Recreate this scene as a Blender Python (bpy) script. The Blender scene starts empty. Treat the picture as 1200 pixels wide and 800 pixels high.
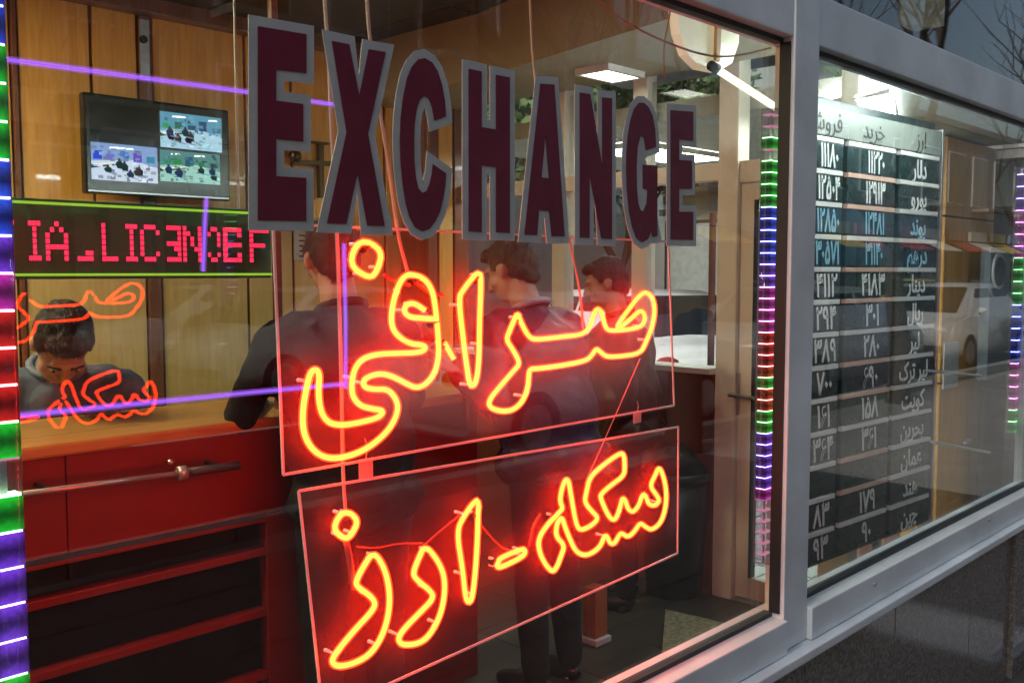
import bpy, bmesh, math, random
from mathutils import Vector, Matrix, Euler, noise
from mathutils.geometry import tessellate_polygon
R = math.radians
random.seed(7)
SC = bpy.context.scene
COL = SC.collection

# ------------------------------------------------------------------ camera
CAM = Vector((0, -1.25, 1.65)); TH = R(44.0); PH = R(4.15); FPX = 1130.0
fwd = Vector((math.cos(TH)*math.cos(PH), math.sin(TH)*math.cos(PH), -math.sin(PH)))
right = Vector((math.sin(TH), -math.cos(TH), 0)); up = right.cross(fwd)
cd = bpy.data.cameras.new('camera'); cam = bpy.data.objects.new('camera', cd); COL.objects.link(cam)
cd.sensor_width = 36; cd.lens = FPX/1200*36; cd.clip_start = .05; cd.clip_end = 800
m3 = Matrix((right, up, -fwd)).transposed()
cam.matrix_world = Matrix.Translation(CAM) @ m3.to_4x4()
SC.camera = cam

# ------------------------------------------------------------------ world, sun, exposure
w = bpy.data.worlds.new('World'); SC.world = w; w.use_nodes = True
nt = w.node_tree; nt.nodes.clear()
sky = nt.nodes.new('ShaderNodeTexSky'); sky.sky_type = 'NISHITA'; sky.sun_disc = False
SUN_EL, SUN_AZ = R(42), R(276)
sky.sun_elevation = SUN_EL; sky.sun_rotation = SUN_AZ; sky.dust_density = 4; sky.air_density = 1.2; sky.ozone_density = 1
bg = nt.nodes.new('ShaderNodeBackground'); bg.inputs[1].default_value = .085
wo = nt.nodes.new('ShaderNodeOutputWorld')
nt.links.new(sky.outputs[0], bg.inputs[0]); nt.links.new(bg.outputs[0], wo.inputs[0])
sl = bpy.data.lights.new('sun', 'SUN'); sl.energy = 2.0; sl.angle = R(16); sl.color = (1, .95, .88)
so = bpy.data.objects.new('sun', sl); COL.objects.link(so)
sd = Vector((math.sin(SUN_AZ)*math.cos(SUN_EL), math.cos(SUN_AZ)*math.cos(SUN_EL), math.sin(SUN_EL)))
so.rotation_euler = (-sd).to_track_quat('-Z', 'Y').to_euler()
SC.view_settings.view_transform = 'Standard'; SC.view_settings.look = 'None'
SC.view_settings.exposure = 0.5; SC.view_settings.gamma = 1
SC.cycles.use_denoising = True
SC.cycles.max_bounces = 8; SC.cycles.diffuse_bounces = 3; SC.cycles.glossy_bounces = 4
SC.cycles.transmission_bounces = 4; SC.cycles.transparent_max_bounces = 24
SC.cycles.sample_clamp_indirect = 4; SC.cycles.caustics_reflective = False; SC.cycles.caustics_refractive = False

# ------------------------------------------------------------------ pixel -> place on a real plane (1200x800 photo pixels)
def ray(px, py):
    return fwd + right*((px-600)/FPX) + up*(-(py-400)/FPX)
def on_y(px, py, y): d = ray(px, py); return CAM + d*((y-CAM.y)/d.y)
def on_x(px, py, x): d = ray(px, py); return CAM + d*((x-CAM.x)/d.x)
def on_z(px, py, z): d = ray(px, py); return CAM + d*((z-CAM.z)/d.z)
def X(px, y, py=400): return on_y(px, py, y).x

# ------------------------------------------------------------------ materials
MATS = {}
def mat(name, color=(.5,.5,.5), rough=.5, metal=0, var=.12, scale=8, bump=0, bscale=60, spec=.5, emit=None, estr=0, coat=0, stretch=None, trans=0):
    if name in MATS: return MATS[name]
    m = bpy.data.materials.new(name); m.use_nodes = True; n = m.node_tree; L = n.links
    p = n.nodes['Principled BSDF']
    p.inputs['Roughness'].default_value = rough; p.inputs['Metallic'].default_value = metal
    p.inputs['Specular IOR Level'].default_value = spec; p.inputs['Coat Weight'].default_value = coat
    p.inputs['Base Color'].default_value = (*color, 1)
    if trans: p.inputs['Transmission Weight'].default_value = trans
    tc = n.nodes.new('ShaderNodeTexCoord'); mp = n.nodes.new('ShaderNodeMapping')
    if stretch: mp.inputs['Scale'].default_value = stretch
    L.new(tc.outputs['Object'], mp.inputs[0])
    if var:
        nz = n.nodes.new('ShaderNodeTexNoise'); nz.inputs['Scale'].default_value = scale; nz.inputs['Detail'].default_value = 6
        L.new(mp.outputs[0], nz.inputs[0])
        rp = n.nodes.new('ShaderNodeValToRGB')
        rp.color_ramp.elements[0].position = .3; rp.color_ramp.elements[1].position = .7
        rp.color_ramp.elements[0].color = (*[c*(1-var) for c in color], 1)
        rp.color_ramp.elements[1].color = (*[min(1, c*(1+var)) for c in color], 1)
        L.new(nz.outputs[0], rp.inputs[0]); L.new(rp.outputs[0], p.inputs['Base Color'])
        rr = n.nodes.new('ShaderNodeMapRange'); rr.inputs[3].default_value = max(0, rough*.8); rr.inputs[4].default_value = min(1, rough*1.25+.02)
        L.new(nz.outputs[0], rr.inputs[0]); L.new(rr.outputs[0], p.inputs['Roughness'])
    if bump:
        b = n.nodes.new('ShaderNodeBump'); b.inputs['Strength'].default_value = bump; b.inputs['Distance'].default_value = .01
        nb = n.nodes.new('ShaderNodeTexNoise'); nb.inputs['Scale'].default_value = bscale; nb.inputs['Detail'].default_value = 4
        L.new(mp.outputs[0], nb.inputs[0]); L.new(nb.outputs[0], b.inputs['Height']); L.new(b.outputs[0], p.inputs['Normal'])
    if emit:
        p.inputs['Emission Color'].default_value = (*emit, 1); p.inputs['Emission Strength'].default_value = estr
    MATS[name] = m; return m
def emis(name, color, k=1.0):
    if name in MATS: return MATS[name]
    m = bpy.data.materials.new(name); m.use_nodes = True; n = m.node_tree; n.nodes.clear()
    e = n.nodes.new('ShaderNodeEmission'); e.inputs[0].default_value = (*color, 1); e.inputs[1].default_value = k
    o = n.nodes.new('ShaderNodeOutputMaterial'); n.links.new(e.outputs[0], o.inputs[0]); MATS[name] = m; return m
def glass(name, tint=(1,1,1), haze=0.0, hazecol=(1,1,1), ior=1.5, dirt=0, glow=None, gs=0, rough=0.0):
    """thin clear sheet: transparent + fresnel mirror (+ a little milky scatter)"""
    if name in MATS: return MATS[name]
    m = bpy.data.materials.new(name); m.use_nodes = True; n = m.node_tree; n.nodes.clear(); L = n.links
    t = n.nodes.new('ShaderNodeBsdfTransparent'); t.inputs[0].default_value = (*tint, 1)
    g = n.nodes.new('ShaderNodeBsdfGlossy'); g.inputs['Roughness'].default_value = rough
    f = n.nodes.new('ShaderNodeFresnel'); ge = n.nodes.new('ShaderNodeNewGeometry'); im = n.nodes.new('ShaderNodeMapRange')
    im.inputs[3].default_value = ior; im.inputs[4].default_value = 1/ior; L.new(ge.outputs['Backfacing'], im.inputs[0]); L.new(im.outputs[0], f.inputs[0])
    mx = n.nodes.new('ShaderNodeMixShader'); L.new(f.outputs[0], mx.inputs[0]); L.new(t.outputs[0], mx.inputs[1]); L.new(g.outputs[0], mx.inputs[2])
    out = mx
    if haze or dirt:
        df = n.nodes.new('ShaderNodeBsdfDiffuse'); df.inputs[0].default_value = (*hazecol, 1)
        m2 = n.nodes.new('ShaderNodeMixShader'); m2.inputs[0].default_value = haze
        if dirt:
            tc = n.nodes.new('ShaderNodeTexCoord'); mp = n.nodes.new('ShaderNodeMapping'); mp.inputs['Scale'].default_value = (1,1,.35)
            nz = n.nodes.new('ShaderNodeTexNoise'); nz.inputs['Scale'].default_value = 7; nz.inputs['Detail'].default_value = 9; nz.inputs['Roughness'].default_value = .7
            mr = n.nodes.new('ShaderNodeMapRange'); mr.inputs[1].default_value = .45; mr.inputs[2].default_value = .8; mr.inputs[3].default_value = haze; mr.inputs[4].default_value = haze+dirt
            L.new(tc.outputs['Object'], mp.inputs[0]); L.new(mp.outputs[0], nz.inputs[0]); L.new(nz.outputs[0], mr.inputs[0]); L.new(mr.outputs[0], m2.inputs[0])
        L.new(mx.outputs[0], m2.inputs[1]); L.new(df.outputs[0], m2.inputs[2]); out = m2
    if glow:
        e = n.nodes.new('ShaderNodeEmission'); e.inputs[0].default_value = (*glow, 1); e.inputs[1].default_value = gs
        ad = n.nodes.new('ShaderNodeAddShader'); L.new(out.outputs[0], ad.inputs[0]); L.new(e.outputs[0], ad.inputs[1]); out = ad
    o = n.nodes.new('ShaderNodeOutputMaterial'); L.new(out.outputs[0], o.inputs[0]); MATS[name] = m; return m
def wood(name, c1, c2, rough=.35, sc=(14,14,1.2), coat=.3):
    if name in MATS: return MATS[name]
    m = mat(name, c1, rough, coat=coat, var=0); n = m.node_tree; L = n.links; p = n.nodes['Principled BSDF']
    tc = n.nodes.new('ShaderNodeTexCoord'); mp = n.nodes.new('ShaderNodeMapping'); mp.inputs['Scale'].default_value = sc
    L.new(tc.outputs['Object'], mp.inputs[0])
    wv = n.nodes.new('ShaderNodeTexNoise'); wv.inputs['Scale'].default_value = 2.4; wv.inputs['Detail'].default_value = 8; wv.inputs['Distortion'].default_value = 1.3
    L.new(mp.outputs[0], wv.inputs[0])
    rp = n.nodes.new('ShaderNodeValToRGB'); e = rp.color_ramp.elements
    e[0].position = .32; e[1].position = .68; e[0].color = (*c2, 1); e[1].color = (*c1, 1)
    L.new(wv.outputs[0], rp.inputs[0]); L.new(rp.outputs[0], p.inputs['Base Color'])
    return m

M_frame = mat('painted_aluminium', (.68,.74,.78), .38, .05, var=.17, scale=4, bump=.10, bscale=30)
M_dark = mat('black_rubber', (.012,.012,.014), .5)
M_glass = glass('shop_glass', (.97,.99,.985), .0, dirt=.005, ior=1.46)
M_cglass = glass('counter_glass', (.97,.99,.98), .0, ior=1.5)
M_acryl = glass('acrylic_sheet', (.97,.96,.98), .032, (.9,.42,.48), ior=1.025)
M_acedge = mat('acrylic_edge', (.9,.75,.78), .3, var=0)
M_maroon = mat('maroon_vinyl', (.17,.008,.036), .32, var=.14, scale=14, bump=.12, bscale=35)
M_greyv = mat('grey_vinyl', (.50,.51,.50), .4, var=.12, scale=18, bump=.12, bscale=35)
M_core = emis('neon_core', (36, .85, .11))
M_sheath = glass('neon_glass_tube', (1,.93,.88), 0, ior=1.2, glow=(1,.055,.012), gs=1.3)
M_dead = mat('unlit_neon_glass', (.55,.12,.09), .2)
M_wire = mat('pinkish_white_wire', (.62,.48,.42), .5)
M_wood_o = wood('orange_veneer', (.80,.42,.085), (.64,.30,.055))
M_wood_p = wood('pale_veneer', (.66,.47,.18), (.56,.37,.13))
M_wood_d = wood('brown_veneer', (.22,.075,.025), (.14,.045,.018))
M_gold = wood('honey_wood_edge', (.48,.24,.06), (.36,.16,.035), sc=(1.2,14,14))
M_red = mat('red_brown_laminate', (.20,.007,.006), .5, var=.12, scale=3, coat=.05)
M_recess = mat('recess_shade_black', (.008,.006,.006), .8, spec=.1)  # near-black colour stands for the shade inside recesses
M_ceil = mat('olive_brown_ceiling', (.060,.046,.022), .6, var=.15, scale=2)
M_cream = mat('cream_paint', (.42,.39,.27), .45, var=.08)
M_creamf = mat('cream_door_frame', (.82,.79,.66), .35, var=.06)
M_floor = mat('terrazzo', (.055,.055,.043), .35, var=.25, scale=70)
M_white = mat('white_plastic', (.75,.76,.75), .4)
M_board = mat('rate_board_plate', (.008,.030,.032), .25, var=.2, scale=20)
M_digit = mat('white_digit_vinyl', (.85,.88,.86), .4, var=.05)
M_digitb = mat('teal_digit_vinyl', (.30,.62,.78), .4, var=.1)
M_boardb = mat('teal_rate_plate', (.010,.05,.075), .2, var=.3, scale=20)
M_strip = mat('white_row_strip', (.80,.82,.78), .4, var=.08)
M_strip2 = mat('salmon_row_strip', (.75,.50,.40), .4, var=.08)
M_paver = mat('white_paver', (.62,.66,.63), .6, var=.18, scale=15, bump=.4)
M_asph = mat('asphalt', (.028,.029,.031), .9, spec=.15, var=.25, scale=20, bump=.5)
M_pave = mat('pavement_stone', (.06,.058,.056), .7, var=.2, scale=9, bump=.3)
M_metal = mat('brushed_steel', (.55,.55,.56), .3, .9, var=.1, scale=30)
M_concrete = mat('concrete', (.32,.31,.29), .8, var=.15, scale=3)
def granite():
    m = mat('polished_granite', (.10,.085,.075), .13, var=0, coat=0); n = m.node_tree; L = n.links; p = n.nodes['Principled BSDF']
    tc = n.nodes.new('ShaderNodeTexCoord'); v = n.nodes.new('ShaderNodeTexVoronoi'); v.inputs['Scale'].default_value = 130
    L.new(tc.outputs['Object'], v.inputs[0]); rp = n.nodes.new('ShaderNodeValToRGB'); e = rp.color_ramp.elements
    e[0].position = .05; e[0].color = (.10,.09,.08,1); e[1].position = .9; e[1].color = (.26,.235,.215,1)
    q = e.new(.5); q.color = (.16,.14,.125,1)
    L.new(v.outputs['Color'], rp.inputs[0]); L.new(rp.outputs[0], p.inputs['Base Color']); return m
M_granite = granite()

# ------------------------------------------------------------------ builders
def world_of(o):
    if o is None: return Matrix.Identity(4)
    return world_of(o.parent) @ o.matrix_parent_inverse @ o.matrix_basis if o.parent else o.matrix_basis.copy()
def put(o, parent=None):
    COL.objects.link(o)
    if parent: o.parent = parent; o.matrix_parent_inverse = world_of(parent).inverted()
    return o
class MB:
    def __init__(s): s.bm = bmesh.new()
    def _x(s, geom, M):
        bmesh.ops.transform(s.bm, matrix=M, verts=geom)
    def box(s, a, b, bev=0):
        a, b = Vector(a), Vector(b); c = (a+b)/2; d = b-a
        r = bmesh.ops.create_cube(s.bm, size=1)['verts']
        s._x(r, Matrix.Translation(c) @ Matrix.Diagonal((abs(d.x), abs(d.y), abs(d.z), 1)))
        if bev:
            ed = list({e for v in r for e in v.link_edges})
            bmesh.ops.bevel(s.bm, geom=ed, offset=bev, segments=2, affect='EDGES', profile=.6)
        return s
    def beam(s, a, b, wx, wz, upv=(0,0,1)):
        a, b = Vector(a), Vector(b); d = b-a; u = Vector(upv); z = d.normalized(); x = u.cross(z)
        if x.length < 1e-4: x = Vector((1,0,0)).cross(z)
        x.normalize(); y = z.cross(x); M = Matrix((x, y, z)).transposed().to_4x4()
        r = bmesh.ops.create_cube(s.bm, size=1)['verts']
        s._x(r, Matrix.Translation((a+b)/2) @ M @ Matrix.Diagonal((wx, wz, d.length, 1))); return s
    def cone(s, a, b, r0, r1, n=16, cap=True):
        a, b = Vector(a), Vector(b); d = b-a
        q = d.to_track_quat('Z', 'Y').to_matrix().to_4x4()
        r = bmesh.ops.create_cone(s.bm, cap_ends=cap, segments=n, radius1=max(r0,1e-4), radius2=max(r1,1e-4), depth=d.length)['verts']
        s._x(r, Matrix.Translation((a+b)/2) @ q); return s
    def ball(s, c, r, n=2, rot=None):
        if not hasattr(r, '__len__'): r = (r, r, r)
        v = bmesh.ops.create_icosphere(s.bm, subdivisions=n, radius=1)['verts']
        M = Matrix.Translation(c) @ (rot.to_4x4() if rot else Matrix.Identity(4)) @ Matrix.Diagonal((*r, 1))
        s._x(v, M); return s
    def cap(s, a, b, r0, r1, n=2):
        s.cone(a, b, r0, r1, 14); s.ball(a, r0, n); s.ball(b, r1, n); return s
    def tube(s, pts, r, n=8, closed=False, caps=True):
        pts = [Vector(p) for p in pts]; N = len(pts); rings = []
        nor = None
        for i, p in enumerate(pts):
            if closed: t = (pts[(i+1) % N]-pts[i-1])
            else: t = pts[min(i+1, N-1)]-pts[max(i-1, 0)]
            if t.length < 1e-7: t = Vector((0,0,1))
            t.normalize()
            if nor is None:
                nor = t.orthogonal().normalized()
            nor = (nor - t*nor.dot(t)).normalized() if (nor - t*nor.dot(t)).length > 1e-5 else t.orthogonal().normalized()
            bi = t.cross(nor); rr = r[i] if hasattr(r, '__len__') else r
            rings.append([s.bm.verts.new(p+(nor*math.cos(a)+bi*math.sin(a))*rr) for a in [2*math.pi*k/n for k in range(n)]])
        for i in range(N if closed else N-1):
            A, B = rings[i], rings[(i+1) % N]
            o = 0
            if closed and i == N-1:   # minimise twist
                o = min(range(n), key=lambda q: (A[0].co-B[q].co).length)
            for k in range(n): s.bm.faces.new((A[k], A[(k+1) % n], B[(k+1+o) % n], B[(k+o) % n]))
        if not closed and caps:
            s.bm.faces.new(rings[0][::-1]); s.bm.faces.new(rings[-1])
        return s
    def prism(s, loops, M, t):
        """flat outline (with holes) in local xz, thickness t along -y, placed by M"""
        tri = tessellate_polygon([[Vector((p[0], p[1], 0)) for p in l] for l in loops]); flat = [p for l in loops for p in l]
        f = [s.bm.verts.new(M @ Vector((p[0], -t, p[1]))) for p in flat]; b = [s.bm.verts.new(M @ Vector((p[0], 0, p[1]))) for p in flat]
        for a, c, d in tri:
            try: s.bm.faces.new((f[a], f[c], f[d])); s.bm.faces.new((b[d], b[c], b[a]))
            except ValueError: pass
        k = 0
        for l in loops:
            n = len(l)
            for i in range(n):
                j = (i+1) % n
                try: s.bm.faces.new((f[k+i], f[k+j], b[k+j], b[k+i]))
                except ValueError: pass
            k += n
        return s
    def poly(s, pts):
        s.bm.faces.new([s.bm.verts.new(Vector(p)) for p in pts]); return s
    def mesh(s, name, m=None, smooth=False):
        bmesh.ops.recalc_face_normals(s.bm, faces=s.bm.faces[:])
        me = bpy.data.meshes.new(name); s.bm.to_mesh(me); s.bm.free()
        if m: me.materials.append(m)
        if smooth: me.polygons.foreach_set('use_smooth', [True]*len(me.polygons))
        return me
    def build(s, name, m, parent=None, smooth=False, **k):
        o = bpy.data.objects.new(name, s.mesh(name, m, smooth)); put(o, parent)
        for a, b in k.items(): o[a] = b
        return o
def inst(name, me, loc, parent=None, rot=None, scale=None):
    o = bpy.data.objects.new(name, me); o.location = loc
    if rot: o.rotation_euler = rot
    if scale: o.scale = scale
    return put(o, parent)
def tag(o, label=None, cat=None, group=None, kind=None):
    if label: o['label'] = label
    if cat: o['category'] = cat
    if group: o['group'] = group
    if kind: o['kind'] = kind
    return o
def thing(name, label, cat, loc=(0,0,0), group=None):
    o = bpy.data.objects.new(name, None); o.empty_display_size = .1; o.location = loc; COL.objects.link(o)
    return tag(o, label, cat, group)
def struct(o): o['kind'] = 'structure'; return o
def copy_tree(o, loc=None, parent=None):
    c = o.copy(); COL.objects.link(c)
    if parent: c.parent = parent
    if loc is not None: c.location = loc
    for ch in list(o.children): copy_tree(ch, None, c)
    return c
def smoothed(pts, it=2, closed=True):
    P = [Vector(p) for p in pts]
    for _ in range(it):
        Q = []; N = len(P)
        for i in range(N if closed else N-1):
            a, b = P[i], P[(i+1) % N]; Q += [a*.75+b*.25, a*.25+b*.75]
        if not closed: Q = [P[0]] + Q + [P[-1]]
        P = Q
    return P

# ================================================================== SETTING
ZB, ZT = .74, 2.24                    # glass bottom / top
XL, XM0, XM1, XR = .16, 2.362, 2.405, 4.50
XMO = 2.275                         # outer face of the central mullion starts here
FZ = .10                              # shop floor
CEIL = 2.93; YB = 3.25; XS = 3.98     # ceiling height, back wall, glazed side wall
YC = 1.42                             # counter line

gb = MB().box((-200,-200,-.5),(200,200,-.02)); struct(gb.build('ground', M_concrete))
rd = MB().box((-120,-11,-.02),(160,-4.0,0)); struct(rd.build('road', M_asph))
for y in (-7.6,):
    mk = MB()
    for i in range(-6, 16): mk.box((i*4,y-.06,0),(i*4+2,y+.06,.004))
    struct(mk.build('road_marking', M_white))
pv = struct(MB().box((-60,-4.0,-.02),(XS+1.6,.0,.0)).build('pavement', mat('mortar', (.12,.12,.115), .9)))
tm = MB().box((-.195,-.195,0),(.195,.195,.012), .003).mesh('paving_tile', M_pave)
for i in range(22):
    for j in range(9):
        inst('paving_tile', tm, (-1.2+i*.4, -.2-j*.4, random.uniform(0,.002)), pv)
kb = MB()
for i in range(-20, 50): kb.box((i*1.0, -4.14, -.02),(i*1.0+.99,-3.98,.12+random.uniform(0,.004)), .01)
struct(kb.build('kerb', M_concrete))
struct(MB().box((-60,-16,-.02),(60,-11.0,.1)).build('far_pavement', M_pave))
# side street, visible through the glazed side wall
struct(MB().box((5.6,.0,-.02),(60,60,-.004)).build('side_street', M_asph))
# paved entrance floor of white stones
pf = struct(MB().box((XS,.02,-.02),(7.2,3.6,FZ-.03)).build('entrance_floor', mat('paver_joint', (.22,.24,.23), .9)))
pm = MB().box((-.098,-.048,0),(.098,.048,.035), .006).mesh('paver', M_paver)
k = 0
for j in range(26):
    for i in range(11):
        x = XS+.12+i*.205+(.1 if j % 2 else 0); y = .10+j*.104
        if k < 295: inst('paver', pm, (x, y, FZ-.036+random.uniform(0,.006)), pf, (0,0,random.uniform(-.02,.02))); k += 1
# shop floor
fl = struct(MB().box((-1.6,.06,-.02),(XS-.02,YB,FZ-.012)).build('shop_floor', mat('dark_grout', (.06,.06,.055), .9)))
ft = MB().box((-.198,-.198,0),(.198,.198,.012), .002).mesh('floor_tile', M_floor)
for i in range(14):
    for j in range(8): inst('floor_tile', ft, (-1.38+i*.4, .28+j*.4, FZ-.012+random.uniform(0,.001)), fl)
# walls / ceiling
bw = struct(MB().box((-1.7,YB,-.02),(XS,YB+.2,3.4)).build('back_wall', M_wood_d))
struct(MB().box((-1.8,.0,-.02),(-1.6,YB,3.4)).build('left_wall', M_wood_d))
ce = struct(MB().box((-1.6,.06,CEIL),(XS-.05,YB,CEIL+.15)).build('ceiling', M_ceil))
# ceiling boards
for i in range(7):
    for j in range(3):
        c = MB().box((-1.58+i*.8,.30+j*.98,CEIL-.012),(-1.58+i*.8+.785,.30+j*.98+.965,CEIL-.001), .003)
        c.build('ceiling_panel', M_ceil, ce)
rc = MB(); x0, x1, y0, y1 = 1.55, 2.6, 1.35, 2.25
rc.beam((x0,y0,CEIL-.035),(x1,y0,CEIL-.035),.05,.05); rc.beam((x0,y1,CEIL-.035),(x1,y1,CEIL-.035),.05,.05)
rc.beam((x0,y0+.028,CEIL-.035),(x0,y1-.028,CEIL-.035),.05,.05); rc.beam((x1,y0+.028,CEIL-.035),(x1,y1-.028,CEIL-.035),.05,.05)
rc.build('recess_moulding', M_wood_d, ce)
# wood panels on the back wall; upper orange, lower pale
pxs = [-140,-40,30,117,170]
def wallpanel(px0, px1, z0, z1, m, d=.018):
    a, b = X(px0, YB-.02), X(px1, YB-.02)
    MB().box((a+.004,YB-d,z0),(b-.004,YB-.001,z1), .003).build('wall_panel', m, bw)
for a, b in ((-170,-60),(-60,24),(33,116),(118.5,170),(187,292),(294,345),(347,400),(402,452),(454,500)):
    wallpanel(a, b, 1.88, CEIL-.08, M_wood_o)
for a, b in ((-170,-60),(-60,24),(33,174),(192,292),(294,345),(347,400),(402,452),(454,500)):
    wallpanel(a, b, .3, 1.865, M_wood_p)
for a, b, z0, z1 in ((171,186,1.88,CEIL-.08),(175.5,190.5,.3,1.86),(25,32,.3,CEIL-.08)):
    MB().box((X(a,YB-.02)+.002,YB-.03,z0),(X(b,YB-.02)-.002,YB-.001,z1), .003).build('wall_batten', M_wood_d, bw)
mp_ = MB().box((X(173,YB-.04),YB-.042,2.55),(X(184.5,YB-.04),YB-.031,CEIL-.1), .003).build('steel_cover_strip', M_metal, bw)
MB().cone((X(178,YB-.05),YB-.055,2.735),(X(178,YB-.05),YB-.042,2.735),.018,.018).build('knob', M_dark, mp_)
MB().box((-1.6,YB-.10,CEIL-.08),(XS-.1,YB-.001,CEIL-.001),.004).build('cornice', M_wood_d, bw)
# orange and dark posts at the back right corner
for a, b, m in ((500,512,M_wood_d),(513,530,M_wood_o),(531,548,M_wood_d)):
    MB().box((X(a,YB-.25),YB-.27,FZ),(X(b,YB-.25)-.01,YB-.02,CEIL-.1),.004).build('corner_pilaster', m, bw)
# cream bulkhead along the side wall
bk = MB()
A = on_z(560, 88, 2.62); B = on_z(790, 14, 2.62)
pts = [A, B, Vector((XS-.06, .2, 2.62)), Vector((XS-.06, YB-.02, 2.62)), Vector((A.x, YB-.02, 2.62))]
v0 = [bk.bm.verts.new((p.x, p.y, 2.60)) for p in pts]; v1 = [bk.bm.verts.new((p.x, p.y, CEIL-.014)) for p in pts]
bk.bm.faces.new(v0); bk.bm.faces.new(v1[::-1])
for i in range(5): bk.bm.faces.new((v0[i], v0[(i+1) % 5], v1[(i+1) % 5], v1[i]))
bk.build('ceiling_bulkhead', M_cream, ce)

# ------------------------------------------------------------------ shopfront frame, a thing with parts
sf = thing('shopfront_frame', 'grey painted aluminium window frame across the whole shopfront', 'window frame', (XL, 0, ZB))
def member(a, b, name='frame_bar'): return MB().box(a, b, .004).build(name, M_frame, sf)
member((XMO,-.045,ZB-.09),(XM1,-.006,3.4), 'mullion')
member((XM0,-.0055,ZB-.09),(XM1,.06,3.4), 'mullion_core')
member((XL-.12,-.045,ZB-.09),(XL,.06,3.4), 'mullion')
member((XR,-.045,ZB-.09),(XR+.11,.06,3.4), 'mullion')
for a, b, bo in ((XL+.001,XM0-.001,XMO-.001),(XM1+.001,XR-.001,XR-.001)):
    for nm, zz0, zz1, yy in (('head_rail', ZT, ZT+.13, -.04), ('sill_rail', ZB-.09, ZB, -.06)):
        member((a,yy,zz0),(bo,-.0065,zz1), nm); member((a,-.006,zz0),(b,.055,zz1), nm+'_back')
    g = MB()
    g.box((a,-.012,ZB),(bo,.012,ZB+.012)); g.box((a,-.012,ZT-.012),(bo,.012,ZT)); g.box((a,-.012,ZB+.012),(a+.012,.012,ZT-.012)); g.box((bo-.005,-.034,ZB+.012),(bo,-.0045,ZT-.012))
    g.build('gasket', M_dark, sf)
    MB().box((a+.006,-.004,ZB+.006),(b-.002,.004,ZT-.006)).build('window_pane', M_glass, sf)
    MB().box((a+.002,-.006,ZT+.132),(bo-.002,.002,3.3)).build('transom_pane', M_glass, sf)
MB().box((XL-.12,-.09,ZB-.118),(XR+.11,.05,ZB-.092),.004).build('drip_sill', M_frame, sf)
for px, py in ((1025,684),(1159,608)):
    p = on_y(px, py, -.062); MB().cone((p.x,-.066,p.z),(p.x,-.0605,p.z),.007,.007,10).build('screw', M_metal, sf)
# upper facade, closed ceiling void behind the transom lights
struct(MB().box((-1.8,-.04,3.4),(6.2,.25,4.6)).build('facade_band', M_concrete))
struct(MB().box((-1.8,.26,CEIL+.15),(6.2,YB+.2,CEIL+.35)).build('roof_slab', M_concrete))
struct(MB().box((-1.8,-.04,-.02),(XL-.122,.055,3.4)).build('facade_pier', M_granite))
# granite plinth with tiles
pl = struct(MB().box((-1.8,-.035,-.02),(X(1183,-.055,700)-.002,.05,ZB-.12)).build('plinth', mat('plinth_mortar', (.05,.045,.04), .9)))
xs = [-1.79,-.9,0,.9,1.8]
e = [X(600,-.055,760), X(840,-.055,780), X(1050,-.055,700), X(1137,-.055,700), X(1183,-.055,700)]
xs = [-1.79,-.6,.3,1.2,e[2]-1.2,e[2]-.6,e[2],e[3],e[4]-.001]
xs = sorted(xs)
for a, b in zip(xs, xs[1:]):
    for z0, z1 in ((-.01,ZB-.125),):
        MB().box((a+.002,-.055,z0),(b-.002,-.036,z1),.002).build('granite_tile', M_granite, pl)
struct(MB().box((e[4],-.075,-.01),(XR+.30,.2,ZB-.122),.006).build('granite_pier', M_granite))
# drain grating in the pavement, mirrored in the polished granite
gr = thing('drain_grating', 'pale steel drain grating of close bars set in the pavement', 'drain grating', (4.45,-.55,.01))
f_ = MB()
for a, b in (((4.20,-.95,.013),(4.225,-.12,.035)),((4.675,-.95,.013),(4.70,-.12,.035)),((4.226,-.95,.013),(4.674,-.93,.035)),((4.226,-.14,.013),(4.674,-.12,.035))): f_.box(a, b)
f_.build('rim', M_metal, gr)
for i in range(18):
    MB().box((4.23,-.92+i*.0432,.014),(4.67,-.895+i*.0432,.030)).build('bar', mat('galvanised', (.75,.77,.80), .5, .2), gr)
# shop neighbours on both sides (walls of the same building)
struct(MB().box((6.2,-.0,-.02),(8.8,.3,4.6)).build('neighbour_wall', M_concrete))

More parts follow.
